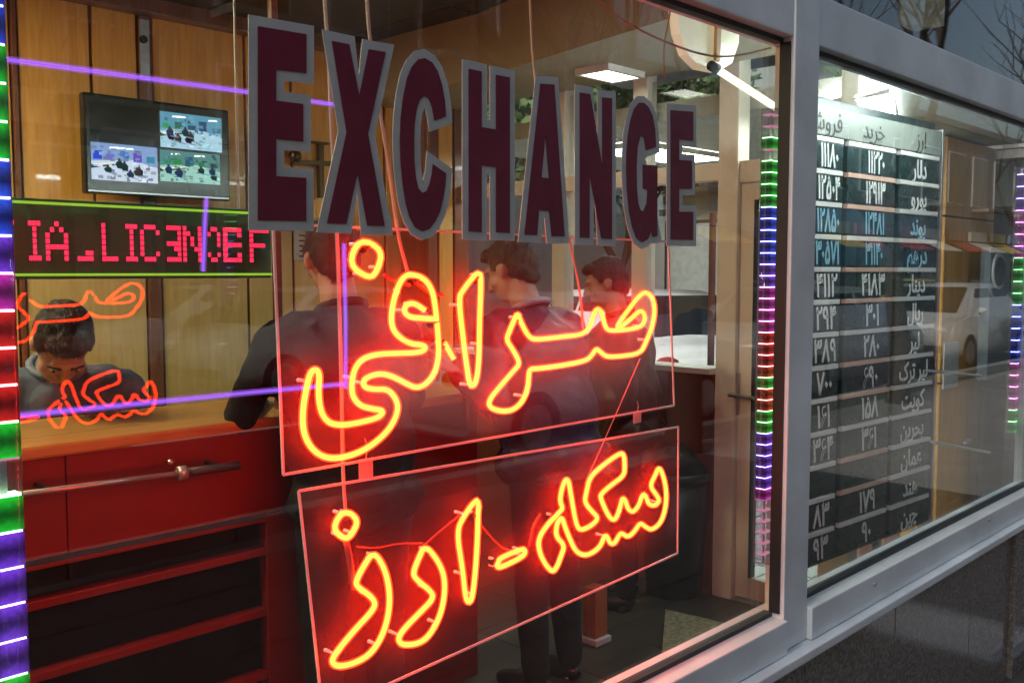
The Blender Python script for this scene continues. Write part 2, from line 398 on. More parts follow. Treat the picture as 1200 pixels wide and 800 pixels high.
# ------------------------------------------------------------------ EXCHANGE lettering
def c2(l): return [(280+x/2.963, y/2.963) for x, y in l]
def c3(l): return [(560+x/2.667, y/2.667) for x, y in l]
LET = [
 ('E', [c2([(65,92),(233,120),(233,255),(128,243),(128,350),(222,362),(222,492),(128,483),(128,612),(232,618),(232,768),(65,765)])]),
 ('X', [c2([(322,143),(382,155),(417,335),(450,172),(508,182),(447,465),(505,785),(445,783),(411,600),(372,778),(305,775),(373,460)])]),
 ('C', [c2([(718,405),(714,350),(704,295),(689,248),(670,218),(645,203),(622,207),(600,232),(583,272),(569,340),(561,410),(558,490),(561,570),(568,640),(578,705),(592,755),(612,790),(636,803),(660,795),(680,770),(697,735),(709,685),(716,640),(718,602),(672,570),(669,605),(661,640),(650,664),(636,670),(622,655),(613,615),(608,560),(607,490),(609,430),(616,380),(627,348),(642,334),(658,342),(669,370),(678,420)])]),
 ('H', [[(549,81),(564,84),(564,149),(581,152),(581,88),(597,91),(597,273),(581,272),(581,196),(564,194),(564,272),(549,271)]]),
 ('A', [c3([(195,262),(238,265),(270,738),(230,738),(222,660),(190,657),(184,735),(145,733)]), c3([(210,420),(198,555),(221,557)])]),
 ('N', [c3([(318,290),(350,295),(388,520),(388,305),(418,308),(418,747),(385,745),(348,545),(348,743),(318,742)])]),
 ('G', [c3([(556,460),(553,405),(545,362),(532,335),(518,322),(503,322),(488,340),(476,378),(468,425),(464,475),(463,530),(465,590),(471,655),(481,708),(495,745),(512,757),(530,748),(542,722),(545,740),(560,738),(560,517),(515,515),(515,590),(530,592),(527,635),(517,660),(508,658),(500,635),(496,590),(495,520),(498,462),(507,425),(518,430),(524,470)])]),
 ('E', [c3([(602,345),(672,350),(672,440),(628,436),(628,500),(668,503),(668,590),(628,590),(628,662),(672,662),(672,750),(602,748)])]),
]
def offset(loop, d, ccw):
    n = len(loop); A = sum(loop[i][0]*loop[(i+1) % n][1]-loop[(i+1) % n][0]*loop[i][1] for i in range(n))
    if (A > 0) != ccw: loop = loop[::-1]
    out = []
    for i in range(n):
        p0, p, p1 = Vector(loop[i-1]), Vector(loop[i]), Vector(loop[(i+1) % n])
        a = (p-p0).normalized(); b = (p1-p).normalized(); na = Vector((a.y,-a.x)); nb = Vector((b.y,-b.x))
        m = na+nb
        if m.length < .3: m = na
        m.normalize(); c = max(.45, m.dot(na)); out.append(tuple(p+m*(d/c)))
    return out
for i, (ch, loops) in enumerate(LET):
    W = [[(on_y(x, y, -.006).x, on_y(x, y, -.006).z) for x, y in l] for l in loops]
    bx = min(p[0] for p in W[0]); bz = min(p[1] for p in W[0])
    nm = {'E': 'first letter E' if i == 0 else 'last letter E'}.get(ch, 'letter '+ch)
    extra = {0:'tallest, over the wood panelling', 1:'right of the tallest E', 2:'rounded, above the neon loop', 3:'two stems and a crossbar',
             4:'pointed on top', 5:'between A and G', 6:'next to the last E', 7:'smallest, nearest the mullion'}[i]
    t = thing('vinyl_letter', f'maroon {nm} with grey outline stuck on the window, {extra}', 'letter', (bx, -.006, bz), 'EXCHANGE letters on the window glass')
    if ch == 'G':
        W2 = [(on_y(x, y, -.006).x, on_y(x, y, -.006).z) for x, y in loops[0][:20]+c3([(515,515),(504,492),(524,470)])]
        g = [offset(W2, .0145, True)]
    else: g = [offset(l, .0145, k == 0) for k, l in enumerate(W)]
    if ch == 'A': g = [g[0]]+[offset(W[1], .009, False)]
    MB().prism(g, Matrix.Translation((0,-.0045,0)), .0012).build('outline', M_greyv, t)
    MB().prism(W, Matrix.Translation((0,-.0062,0)), .0012).build('face', M_maroon, t)

# ------------------------------------------------------------------ neon signs
NY = .085
def cr(ox, oy, s, l): return [(ox+x/s, oy+y/s) for x, y in l]
UP = {
 'dot': ([(421.9,279),(449,293),(444,317),(435,327),(409.5,310)], 1),
 'yeh and feh': (cr(270,250,2.667,[(570,190),(610,205),(635,240),(645,290),(650,345),(652,400),(650,450),(635,500),(605,535),(575,545),(545,530),(510,510),(475,500),(440,508),(420,522),(420,543),(450,550),(490,548),(515,580),(520,615),(500,665),(460,710),(410,745),(350,765),(300,765),(255,735),(228,680),(225,610),(235,540),(245,497),(262,485),(277,500),(275,560),(285,620),(310,655),(350,663),(400,655),(465,638),(478,615),(440,610),(400,600),(378,570),(378,530),(390,485),(415,455),(460,440),(530,437),(590,435),(610,424),(600,410),(560,408),(520,385),(500,350),(506,290),(528,225),(548,196)]), 1),
 'inner loop': (cr(270,250,2.667,[(646,330),(600,328),(562,324),(546,306),(552,284),(575,280),(604,302)]), 0),
 'alef': (cr(510,300,4,[(208,72),(217,110),(218,200),(215,300),(212,430),(205,520),(190,590),(168,612),(152,590),(142,520),(128,390),(110,195),(135,160),(165,122)]), 1),
 'sad and reh': ([(605.6,366),(613,382),(622,396),(632,398),(660,394.5),(684,392),(691.6,382),(695,366),(699,361),(704,366),(707.6,381),(713,387.5),(730,387),(753,383.5),(758,374),(755,365),(749,364.5),(740.5,371.6),(722,386),(722,380),(738,359),(749,346),(757.5,342),(766,348),(769.5,363),(766,382),(757.5,401),(750,414),(725.6,417.3),(709,418),(702,412),(698,408),(694,416),(688,422.6),(662,428),(632,432),(622,432),(619.5,440),(618,453),(611,470),(600,480),(586,482),(573,477),(574,468),(589,451),(604,434),(611,426),(602,410),(592.5,398),(596,387),(601,374)], 1),
 'electrode piece': ([(521.5,402),(527,410),(533,420)], 0),
}
LO = {
 'dot': (cr(320,500,2.667,[(222,258),(270,290),(248,340),(228,352),(188,318)]), 1),
 'zeh': (cr(320,500,2.667,[(310,388),(345,430),(365,490),(370,560),(352,640),(312,705),(260,735),(205,747),(178,735),(188,708),(250,635),(308,578),(324,552),(308,528),(270,503),(260,485),(280,440)]), 1),
 'reh': (cr(320,500,2.667,[(474,370),(512,410),(538,460),(542,520),(527,590),(492,650),(455,676),(400,680),(385,660),(403,630),(460,575),(498,540),(502,518),(452,478),(441,458),(458,410)]), 1),
 'alef': (cr(320,500,2.667,[(640,222),(641,350),(634,480),(624,550),(606,545),(595,450),(572,325),(595,275),(618,240)]), 1),
 'dash': (cr(560,520,4.446,[(98,615),(125,590),(235,548),(255,552),(248,585),(125,642),(98,640)]), 1),
 'seen kaf heh': (cr(560,520,4.446,[(430,352),(372,410),(322,490),(326,560),(358,630),(392,668),(410,640),(428,580),(445,525),(400,480),(405,420),(438,375),(458,430),(488,500),(518,562),(560,582),(600,565),(635,530),(652,478),(666,475),(682,515),(710,520),(740,472),(758,465),(788,487),(820,460),(848,408),(870,430),(900,447),(945,410),(970,340),(980,260),(972,180),(950,115),(930,165),(903,220),(932,262),(947,292),(922,320),(883,315),(868,268),(853,258),(838,320),(812,357),(788,340),(775,290),(758,283),(746,320),(722,380),(700,397),(670,370),(632,280),(638,258),(700,210),(768,165),(773,110),(768,55),(745,47),(650,110),(578,172),(558,250),(548,302),(590,350),(628,385),(600,422),(545,452),(523,430),(505,350),(482,235),(470,190),(450,182),(430,230),(420,295),(440,332)]), 1),
}
def neon_sign(name, label, letters, corners, yb, parts_grp):
    B = [on_y(x, y, yb) for x, y in corners]
    t = thing(name, label, 'neon sign', B[0], parts_grp)
    m = MB(); f = [m.bm.verts.new(p) for p in B]; b = [m.bm.verts.new(p+Vector((0,.004,0))) for p in B]
    m.bm.faces.new(f); m.bm.faces.new(b[::-1])
    m.build('acrylic_sheet', M_acryl, t)
    m = MB()
    for i in range(4): m.beam(B[i], B[(i+1) % 4], .0045, .0026, (0,1,0))
    m.build('sheet_edge', M_acedge, t)
    for nm, (pts, closed) in letters.items():
        P = smoothed([on_y(x, y, NY) for x, y in pts], 2, bool(closed))
        P = [Vector((p.x, NY+.004*math.sin(i*.15), p.z)) for i, p in enumerate(P)]
        s = MB().tube(P, .0072, 10, bool(closed)).build('neon_tube', M_sheath, t, True, label=f'lit orange yellow tube forming the {nm}')
        MB().tube(P, .0046, 8, bool(closed)).build('glowing_core', M_core, s, True)
        p = P[0]; el = MB().cone((p.x,NY+.002,p.z),(p.x+.004,yb-.002,p.z-.012),.0078,.0070,12); el.build('electrode_cap', mat('black_electrode', (.03,.012,.010), .4), s, True)
        # little clear stand-offs and black electrode ends
        for q in range(0, len(P), max(6, len(P)//4)):
            p = P[q]; MB().cone((p.x,NY,p.z),(p.x,yb,p.z),.0022,.0035,8).build('stand_off', M_acedge, s)
    return t
ns1 = neon_sign('neon_sign', 'upper orange red Persian neon sign on clear sheet hanging below the maroon letters', UP, [(320,262),(783,283),(790,475),(332,556)], NY+.026, 'neon signs hanging behind the glass')
ns2 = neon_sign('neon_sign', 'lower orange red Persian neon sign with a dash, on the lower hanging clear sheet', LO, [(350,575),(795,500),(794,648),(378,836)], NY+.026, 'neon signs hanging behind the glass')
# unlit painted return tubes
def dead(pts, par, r=.0035):
    MB().tube(smoothed([on_y(x, y, NY+.012) for x, y in pts], 1, False), r, 7).build('unlit_lead', M_dead, par, True)
dead([(450,322),(462,329),(480,334)], ns1); dead([(486,330),(505,345),(520,345)], ns1)
dead([(405,632),(410,655),(414,690)], ns2, .006); dead([(418,640),(440,642),(468,636),(495,636)], ns2, .0015)
dead([(495,640),(520,618),(545,598)], ns2, .0018); dead([(560,610),(585,640),(600,645)], ns2, .0018)
dead([(633,602),(625,615),(620,640)], ns2, .003)
def wire(label, pts, y, r=.0026, grp='wires holding the neon signs', m=M_wire):
    p = smoothed([on_y(a, b, y) for a, b in pts], 2, False)
    # carry the wire on up to the ceiling
    o = MB().tube(p, r, 6).build('hanging_wire', m, None, True); tag(o, label, 'wire', grp); return o
wire('leftmost pale wire, falling straight past the first neon dot to the lower sign', [(378,-90),(380,0),(385,60),(388,145),(395,270),(400,440),(402,560),(405,600)], NY+.04, .0034)
wire('second pale wire, bending behind the X to the top of the neon loop', [(425,-90),(430,0),(433,45),(445,130),(458,210),(466,275),(478,320)], NY+.04, .0036)
wire('third pale wire, dropping behind the letter A to the middle of the upper sign', [(617,-100),(621,0),(625,85),(640,180),(665,270),(680,340),(684,392)], NY+.04, .003)
wire('orange cable sagging across the top right of the main window', [(640,-60),(700,0),(735,28),(777,49),(830,67),(866,66),(905,56)], .15, .0028, None, mat('orange_cable', (.5,.22,.12), .5))
wire('short string hanging down from the sagging orange cable', [(790,-30),(785,20),(777,55),(779,92)], .15, .0022, None, mat('orange_cable', (.5,.22,.12), .5))
wire('thin pink lead slanting from the upper sign to the lower sign', [(750,420),(722,485),(686,565)], NY+.03, .0014, None, mat('pink_lead', (.7,.25,.3), .5))
for lab, (px, py, w_, h_), y in (('small pink paper tag hanging under the upper neon sign at left', (429,549,16,24), NY+.03), ('small pink paper tag hanging at the right end of the upper neon sign', (747,489,9,13), NY+.03)):
    p = on_y(px, py, y); q = on_y(px+w_, py, y).x-p.x; h = (p-on_y(px, py+h_, y)).z
    t = thing('paper_tag', lab, 'tag', p, 'paper tags on the neon signs')
    MB().box((p.x-q/2,y,p.z-h/2),(p.x+q/2,y+.001,p.z+h/2)).build('card', mat('pink_card', (.8,.5,.5), .6), t)
    MB().tube([(p.x,y,p.z+h/2),(p.x+.003,y,p.z+h),(p.x-.002,y,p.z+h*1.5)], .0008, 5).build('string', M_wire, t)

# ------------------------------------------------------------------ LED bars
LEDC = {'g': (.05,2.2,.12), 'b': (.12,.30,3.2), 'v': (.75,.18,2.8), 'm': (2.4,.10,1.6), 'r': (2.6,.06,.05), 'o': (2.4,.22,.03), 'c': (.1,1.5,1.6), 'k': (.25,.10,.14)}
M_tube = glass('clear_led_tube', (.80,.78,.84), .05, (.7,.65,.75), ior=1.3)
def sleeve(name, color, k, rad, pitch):
    if name in MATS: return MATS[name]
    m = bpy.data.materials.new(name); m.use_nodes = True; n = m.node_tree; n.nodes.clear(); L = n.links
    tc = n.nodes.new('ShaderNodeTexCoord'); sp = n.nodes.new('ShaderNodeSeparateXYZ'); L.new(tc.outputs['Object'], sp.inputs[0])
    def mth(op, a, b=None):
        x = n.nodes.new('ShaderNodeMath'); x.operation = op
        for i, v in enumerate((a, b)):
            if v is None: continue
            if isinstance(v, (int, float)): x.inputs[i].default_value = v
            else: L.new(v, x.inputs[i])
        return x.outputs[0]
    zz = mth('POWER', mth('DIVIDE', mth('ABSOLUTE', sp.outputs[2]), pitch*.5), 1.6)      # brightest next to each row of diodes
    xx = mth('SUBTRACT', 1.0, mth('POWER', mth('DIVIDE', mth('ABSOLUTE', sp.outputs[0]), rad*.95), 2.0))
    nz = n.nodes.new('ShaderNodeTexNoise'); nz.inputs['Scale'].default_value = 140; L.new(tc.outputs['Object'], nz.inputs[0])
    st = mth('MULTIPLY', mth('MULTIPLY', mth('ADD', mth('MULTIPLY', zz, k), k*.12), mth('ADD', mth('MULTIPLY', xx, .8), .2)), mth('ADD', nz.outputs[0], .4))
    e = n.nodes.new('ShaderNodeEmission'); e.inputs[0].default_value = (*color, 1); L.new(st, e.inputs[1])
    o = n.nodes.new('ShaderNodeOutputMaterial'); L.new(e.outputs[0], o.inputs[0]); MATS[name] = m; return m
def led_bar(label, xc, yc, z0, z1, seq, rad=.020, pitch=.030, grp='LED light bars in the windows'):
    t = thing('led_light_bar', label, 'light bar', (xc, yc, z0), grp)
    MB().cone((xc,yc,z0),(xc,yc,z1),rad,rad,16).build('clear_tube', M_tube, t, True)
    MB().box((xc-.004,yc-.002,z0),(xc+.004,yc+.002,z1)).build('circuit_strip', mat('circuit_strip', (.5,.45,.5), .5), t)
    me = {}
    n = int((z1-z0)/pitch)
    for i in range(n):
        z = z1-(i+.5)*pitch; f = (i+.5)/n; c = 'k'
        for f1, cc in seq:
            if f <= f1: c = cc; break
        if c not in me:
            hot = tuple(.55*v+.45*max(LEDC[c]) for v in LEDC[c])
            L = MB()
            for kx in range(5): L.box((-rad*.80+kx*rad*.33,-rad*.5,-.0014),(-rad*.80+kx*rad*.33+rad*.26,rad*.5,.0014))
            me[c] = L.mesh('led_segment', emis('led_'+c, hot if c != 'k' else LEDC[c], 2.2))
            me[c+'g'] = MB().box((-rad*.86,-rad*.55,-pitch*.46),(rad*.86,rad*.55,pitch*.46)).mesh('lit_sleeve', sleeve('led_sleeve_'+c+str(int(pitch*1000)), LEDC[c], .36, rad, pitch))
        s = inst('led_segment', me[c], (xc, yc, z), t)
        if c != 'k': inst('lit_sleeve', me[c+'g'], (xc, yc, z-pitch*.5), s)
    return t
zt = lambda px, py, y: on_y(px, py, y).z
x = X(-3, .05, 300)
def fr(z, z0, z1): return (z1-z)/(z1-z0)
z0, z1 = zt(20, 900, .05), zt(5, -60, .05)
def seqof(px, y, lst): return [(fr(zt(px, py, y), z0, z1), c) for py, c in lst]+[(1.01, 'k')]
led_bar('large LED bar at the left edge of the window glowing violet, red and green', x, .06, z0, z1,
        seqof(14, .06, [(20,'b'),(60,'g'),(100,'b'),(170,'g'),(255,'b'),(290,'v'),(330,'m'),(490,'r'),(520,'g'),(545,'k'),(595,'g'),(770,'v'),(785,'r'),(812,'g'),(880,'b')]), .022, .047)
z0, z1 = zt(905, 655, .04), zt(905, 128, .04)
led_bar('LED bar against the central mullion running from green through blue and magenta to red', X(899,.045), .045, z0, z1,
        seqof(905, .04, [(150,'k'),(172,'g'),(185,'k'),(232,'g'),(300,'b'),(335,'v'),(390,'m'),(422,'r'),(430,'g'),(440,'o'),(455,'g'),(482,'o'),(500,'g'),(560,'v'),(575,'m'),(655,'k')]), .027, .030)
z0, z1 = zt(1190, 505, .06), zt(1190, 196, .06)
led_bar('short LED bar at the right edge of the second window in violet and green', X(1190,.06), .06, z0, z1,
        seqof(1190, .06, [(240,'v'),(300,'m'),(350,'g'),(425,'b'),(475,'m'),(505,'g')]), .024, .050)

# glowing violet tubes inside the glass, imitating LED strip reflections
M_vio = emis('violet_reflection_line', (.34,.10,1.2), .8)
for lab, pts in (('imitated violet reflection line running high across the wood panelling', [(8,70),(290,108),(400,124)]), ('imitated violet reflection line crossing low in front of the counter top', [(8,488),(180,471),(300,459),(402,450)]),
                 ('upright imitated violet reflection line beside the first neon loop', [(403,285),(405,380),(405,455)]), ('short upright imitated violet reflection line in front of the red dot lettering', [(242,232),(240,262),(238,318)])):
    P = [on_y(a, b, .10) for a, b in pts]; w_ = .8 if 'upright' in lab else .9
    o = tag(MB().tube(P, .0058*w_, 10).build('reflection_line', glass('violet_reflection_glow', (.95,.9,1), 0, ior=1.02, glow=(.42,.16,1.0), gs=.09), None, True), lab, 'light line', 'imitated violet reflections inside the window')
    MB().tube(P, .0034*w_, 8).build('inner_glow', glass('violet_reflection_inner', (.95,.9,1), 0, ior=1.02, glow=(.45,.16,1.0), gs=.18), o, True)
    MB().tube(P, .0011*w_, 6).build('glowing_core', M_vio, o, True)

# ------------------------------------------------------------------ counter
CZ = 1.21; CX1 = X(346, YC-.12, 600)
ct = thing('service_counter', 'long red brown service counter with honey wood top and dark shelves', 'counter', (0, YC, FZ))
MB().box((-1.55,YC-.13,CZ-.035),(CX1+.9,YC+.34,CZ), .008).build('counter_top', M_gold, ct)
yf = YC-.10
for a, b in ((-1.55,.30),(.302,.98),(.982,CX1+.02)): MB().box((a,yf,CZ-.30),(b,yf+.03,CZ-.037),.003).build('front_panel', M_red, ct)
MB().box((-1.55,yf+.30,FZ),(CX1+.85,yf+.33,CZ-.037)).build('rear_panel', M_recess, ct)
xa = X(313, yf, 650)
MB().box((xa,yf+.001,FZ),(CX1+.02,yf+.30,CZ-.302),.004).build('end_post', M_red, ct)
MB().box((CX1+.022,yf+.04,FZ),(CX1+.85,yf+.06,CZ-.037),.004).build('side_panel', mat('dark_red_laminate', (.16,.02,.015), .35), ct)
zs = [on_y(317, py, yf).z for py in (645, 716, 790, 868, 950)]
for z in zs:
    MB().box((-1.55,yf+.004,z-.012),(xa-.002,yf+.30,z+.012),.003).build('shelf', M_red, ct)
for za, zb_ in zip([CZ-.31]+zs, zs+[FZ]):
    MB().box((-1.55,yf+.035,zb_+.016),(xa-.004,yf+.055,za-.016),.003).build('shelf_opening_shade', M_recess, ct)  # near-black boards fill the open shelves, standing for their shade
for z in (CZ-.315,): MB().box((-1.55,yf+.002,z-.012),(xa-.002,yf+.05,z+.0),.002).build('trim', M_red, ct)
# glass screen on the counter
gs = thing('glass_screen', 'clear glass screen standing on the counter in front of the clerk', 'glass screen', (0, YC, CZ))
gx = X(322, YC, 400)
MB().box((-1.5,YC-.004,CZ+.002),(gx,YC+.004,2.2)).build('pane', M_cglass, gs)
MB().box((gx+.001,YC-.012,CZ+.001),(gx+.024,YC+.012,CEIL-.013),.003).build('post', M_wood_d, gs)
# grab rod on the counter front
p0, p1, pm_ = on_y(-60, 590, yf-.10), on_y(280, 545, yf-.10), on_y(213, 554, yf-.10)
rod = thing('grip_rod', 'grey metal rod with black grip fixed along the red counter front', 'rod', pm_)
MB().tube([p0, pm_], .0075, 10).build('rod', mat('grey_tube', (.5,.42,.42), .3, .6), rod, True)
MB().tube([pm_, p1], .012, 12).build('grip', mat('grip_rubber', (.06,.05,.06), .5), rod, True)
MB().cone(pm_+Vector((-.012,0,0)), pm_+Vector((.012,0,0)), .02, .02, 14).build('collar', mat('grey_tube', (.5,.42,.42), .3, .6), rod, True)
MB().ball(on_y(200,541,yf-.09), .008).build('knob', M_metal, rod)
for px in (60, 262):
    q = on_y(px, 545+(280-px)*.135, yf-.10); MB().cone(q, (q.x, yf, q.z), .006, .006, 8).build('bracket', M_dark, rod)
# dark stool near the mullion
q_ = on_z(822, 702, FZ); bnx, bny = q_.x, q_.y+.16
st = thing('waste_bin', 'tall dark plastic waste bin with swing lid beside the glass door', 'bin', (bnx, bny, FZ))
MB().cone((bnx,bny,FZ+.002),(bnx,bny,FZ+.56),.13,.165,28).build('body', mat('black_plastic', (.014,.016,.02), .35), st, True)
MB().cone((bnx,bny,FZ+.561),(bnx,bny,FZ+.60),.172,.168,28).build('rim', MATS['black_plastic'], st, True)
MB().cone((bnx,bny,FZ+.601),(bnx,bny,FZ+.72),.16,.06,28).build('lid', MATS['black_plastic'], st, True)
# low orange-brown doorstop box, pale mat
bx = on_z(697, 752, FZ)
b_ = thing('wooden_block', 'orange brown wooden stand on the shop floor below the lower neon sign', 'stand', bx)
MB().box((bx.x-.05,bx.y-.05,FZ+.004),(bx.x+.05,bx.y+.05,FZ+.03),.004).build('foot', M_white, b_)
MB().box((bx.x-.04,bx.y-.035,FZ+.031),(bx.x+.04,bx.y+.035,FZ+.24),.006).build('body', wood('orange_block', (.5,.14,.05), (.4,.1,.03)), b_)
mt = [on_z(780,716,FZ), on_z(872,738,FZ), on_z(840,790,FZ), on_z(775,775,FZ)]
q = MB(); f = [q.bm.verts.new((p.x,p.y,FZ+.012)) for p in mt]; b2 = [q.bm.verts.new((p.x,p.y,FZ+.002)) for p in mt]
q.bm.faces.new(f); q.bm.faces.new(b2[::-1])
for i in range(4): q.bm.faces.new((f[i], b2[i], b2[(i+1) % 4], f[(i+1) % 4]))
tag(q.build('floor_mat', mat('green_grey_mat', (.30,.32,.20), .8, var=.4, scale=60, bump=.5)), 'grey green mat on the floor inside the glass door', 'mat')

# ------------------------------------------------------------------ red dot-matrix sign
LY = YC+.05
zt0, zb0 = on_y(9,236,LY).z, on_y(13,322,LY).z
lx0, lx1 = -1.0, X(318, LY, 290)
ls = thing('led_message_sign', 'dark green dot matrix sign with red moving LICENCE lettering between green lines', 'LED sign', (lx0, LY, zb0))
MB().box((lx0,LY,zb0-.012),(lx1,LY+.05,zt0+.012),.006).build('housing', mat('dark_green_housing', (.010,.085,.030), .4), ls)
for z in (zt0, zb0): MB().box((lx0,LY-.006,z-.0035),(lx1,LY-.001,z+.0035)).build('green_line', emis('lime_line', (.27,.44,.03), 1), ls)
for xx in (lx0+.2, lx1-.1): MB().cone((xx,LY+.025,zt0+.01),(xx,LY+.025,CEIL-.014),.004,.004,6).build('suspension_rod', M_metal, ls)
F57 = {'C':['01110','10001','10000','10000','10000','10001','01110'],'I':['111','010','010','010','010','010','111'],'A':['00100','01010','10001','10001','11111','10001','10001'],
 'L':['1000','1000','1000','1000','1000','1000','1111'],'l':['0000','0000','0000','0000','0000','0011','1111'],'3':['1111','0001','0001','1111','0011','0001','1111'],
 'N':['10001','11001','10101','10101','10011','10001','10001'],'c':['0110','1001','0001','0001','0000','1001','0110'],'E':['11111','10000','10000','11110','10000','10000','11111'],'B':['1111','1001','1000','1111','1000','1001','1111'],
 'F':['11111','10000','10000','11110','10000','10000','10000'],'(':['11','10','10','10','10','10','00']}
z7t, z7b = on_y(66,259,LY-.004).z, on_y(66,306,LY-.004).z; ph = (z7t-z7b)/7
M_led = emis('red_led', (1.25,.03,.10), 1.0); M_ledoff = mat('unlit_led', (.035,.05,.03), .4)
for ch, a, b in (('(',9,17),('I',33,48),('A',53,80),('l',90,109),('L',119,138),('I',147,161),('C',164,187),('3',195,212),('N',214,236),('c',243,258),('B',261,283),('F',292,315)):
    g = F57[ch]; n = len(g[0]); xa_, xb_ = X(a,LY,285), X(b,LY,285); pw = (xb_-xa_)/n
    m = MB()
    for r_ in range(7):
        for c_ in range(n):
            if g[r_][c_] == '1':
                cx = xa_+(c_+.5)*pw; cz = z7t-(r_+.5)*ph; m.box((cx-pw*.42,LY-.003,cz-ph*.42),(cx+pw*.42,LY-.0005,cz+ph*.42))
    m.build('lit_letter', M_led, ls)
m = MB()
for i in range(150):
    for r_ in range(9):
        cx = lx0+.02+i*(lx1-lx0-.04)/150; cz = z7t+ph*.6-(r_+.5)*ph*.93; m.box((cx-.003,LY-.0010,cz-.003),(cx+.003,LY-.0002,cz+.003))
m.build('unlit_dots', M_ledoff, ls, kind='stuff')

# ------------------------------------------------------------------ television
TY = YB-.16
tl, tr = X(97,TY,107), X(268,TY,125); tzt = on_y(97,107,TY).z; tzb = on_y(97,226,TY).z
tv = thing('television', 'flat black television showing four security camera views on the wood wall', 'television', (tl, TY, tzb))
MB().box((tl,TY,tzb),(tr,TY+.05,tzt),.01).build('casing', mat('tv_black', (.008,.012,.012), .2), tv)
MB().box((tl+.01,TY-.004,tzb+.008),(tr-.01,TY-.001,tzb+.016)).build('silver_trim', M_metal, tv)
MB().box((tl+.2,TY+.051,tzb+.2),(tr-.2,YB-.02,tzt-.2)).build('wall_mount', M_dark, tv)
def cctv(name, base, c1, c2, sc):
    m = bpy.data.materials.new(name); m.use_nodes = True; n = m.node_tree; n.nodes.clear(); L = n.links
    tc = n.nodes.new('ShaderNodeTexCoord'); mp = n.nodes.new('ShaderNodeMapping'); mp.inputs['Scale'].default_value = (1,1,1.7)
    v = n.nodes.new('ShaderNodeTexVoronoi'); v.inputs['Scale'].default_value = sc; v.distance = 'CHEBYCHEV'
    rp = n.nodes.new('ShaderNodeValToRGB'); e = rp.color_ramp.elements; e[0].position = .12; e[0].color = (.01,.03,.06,1); e[1].position = .75; e[1].color = (*c2, 1); k = e.new(.35); k.color = (*c1, 1)
    nz = n.nodes.new('ShaderNodeTexNoise'); nz.inputs['Scale'].default_value = 9; mx = n.nodes.new('ShaderNodeMixRGB'); mx.blend_type = 'MULTIPLY'; mx.inputs[0].default_value = .8
    em = n.nodes.new('ShaderNodeEmission'); em.inputs[1].default_value = base; o = n.nodes.new('ShaderNodeOutputMaterial')
    L.new(tc.outputs['Object'], mp.inputs[0]); L.new(mp.outputs[0], v.inputs[0]); L.new(v.outputs['Color'], rp.inputs[0]); L.new(mp.outputs[0], nz.inputs[0])
    L.new(rp.outputs[0], mx.inputs[1]); L.new(nz.outputs[0], mx.inputs[2]); L.new(mx.outputs[0], em.inputs[0]); L.new(em.outputs[0], o.inputs[0]); return m
def scr(pa, pb, m, name='screen_view'):
    (xa, ya), (xb, yb) = pa, pb
    a, b = on_y(xa, ya, TY-.002), on_y(xb, ya, TY-.002); zb_ = on_y(xa, yb, TY-.002).z
    return MB().box((a.x,TY-.0022,zb_),(b.x,TY-.0005,a.z)).build(name, m, tv)
scr((104,118),(185,164), mat('dark_screen', (.004,.010,.012), .15), 'dark_view')
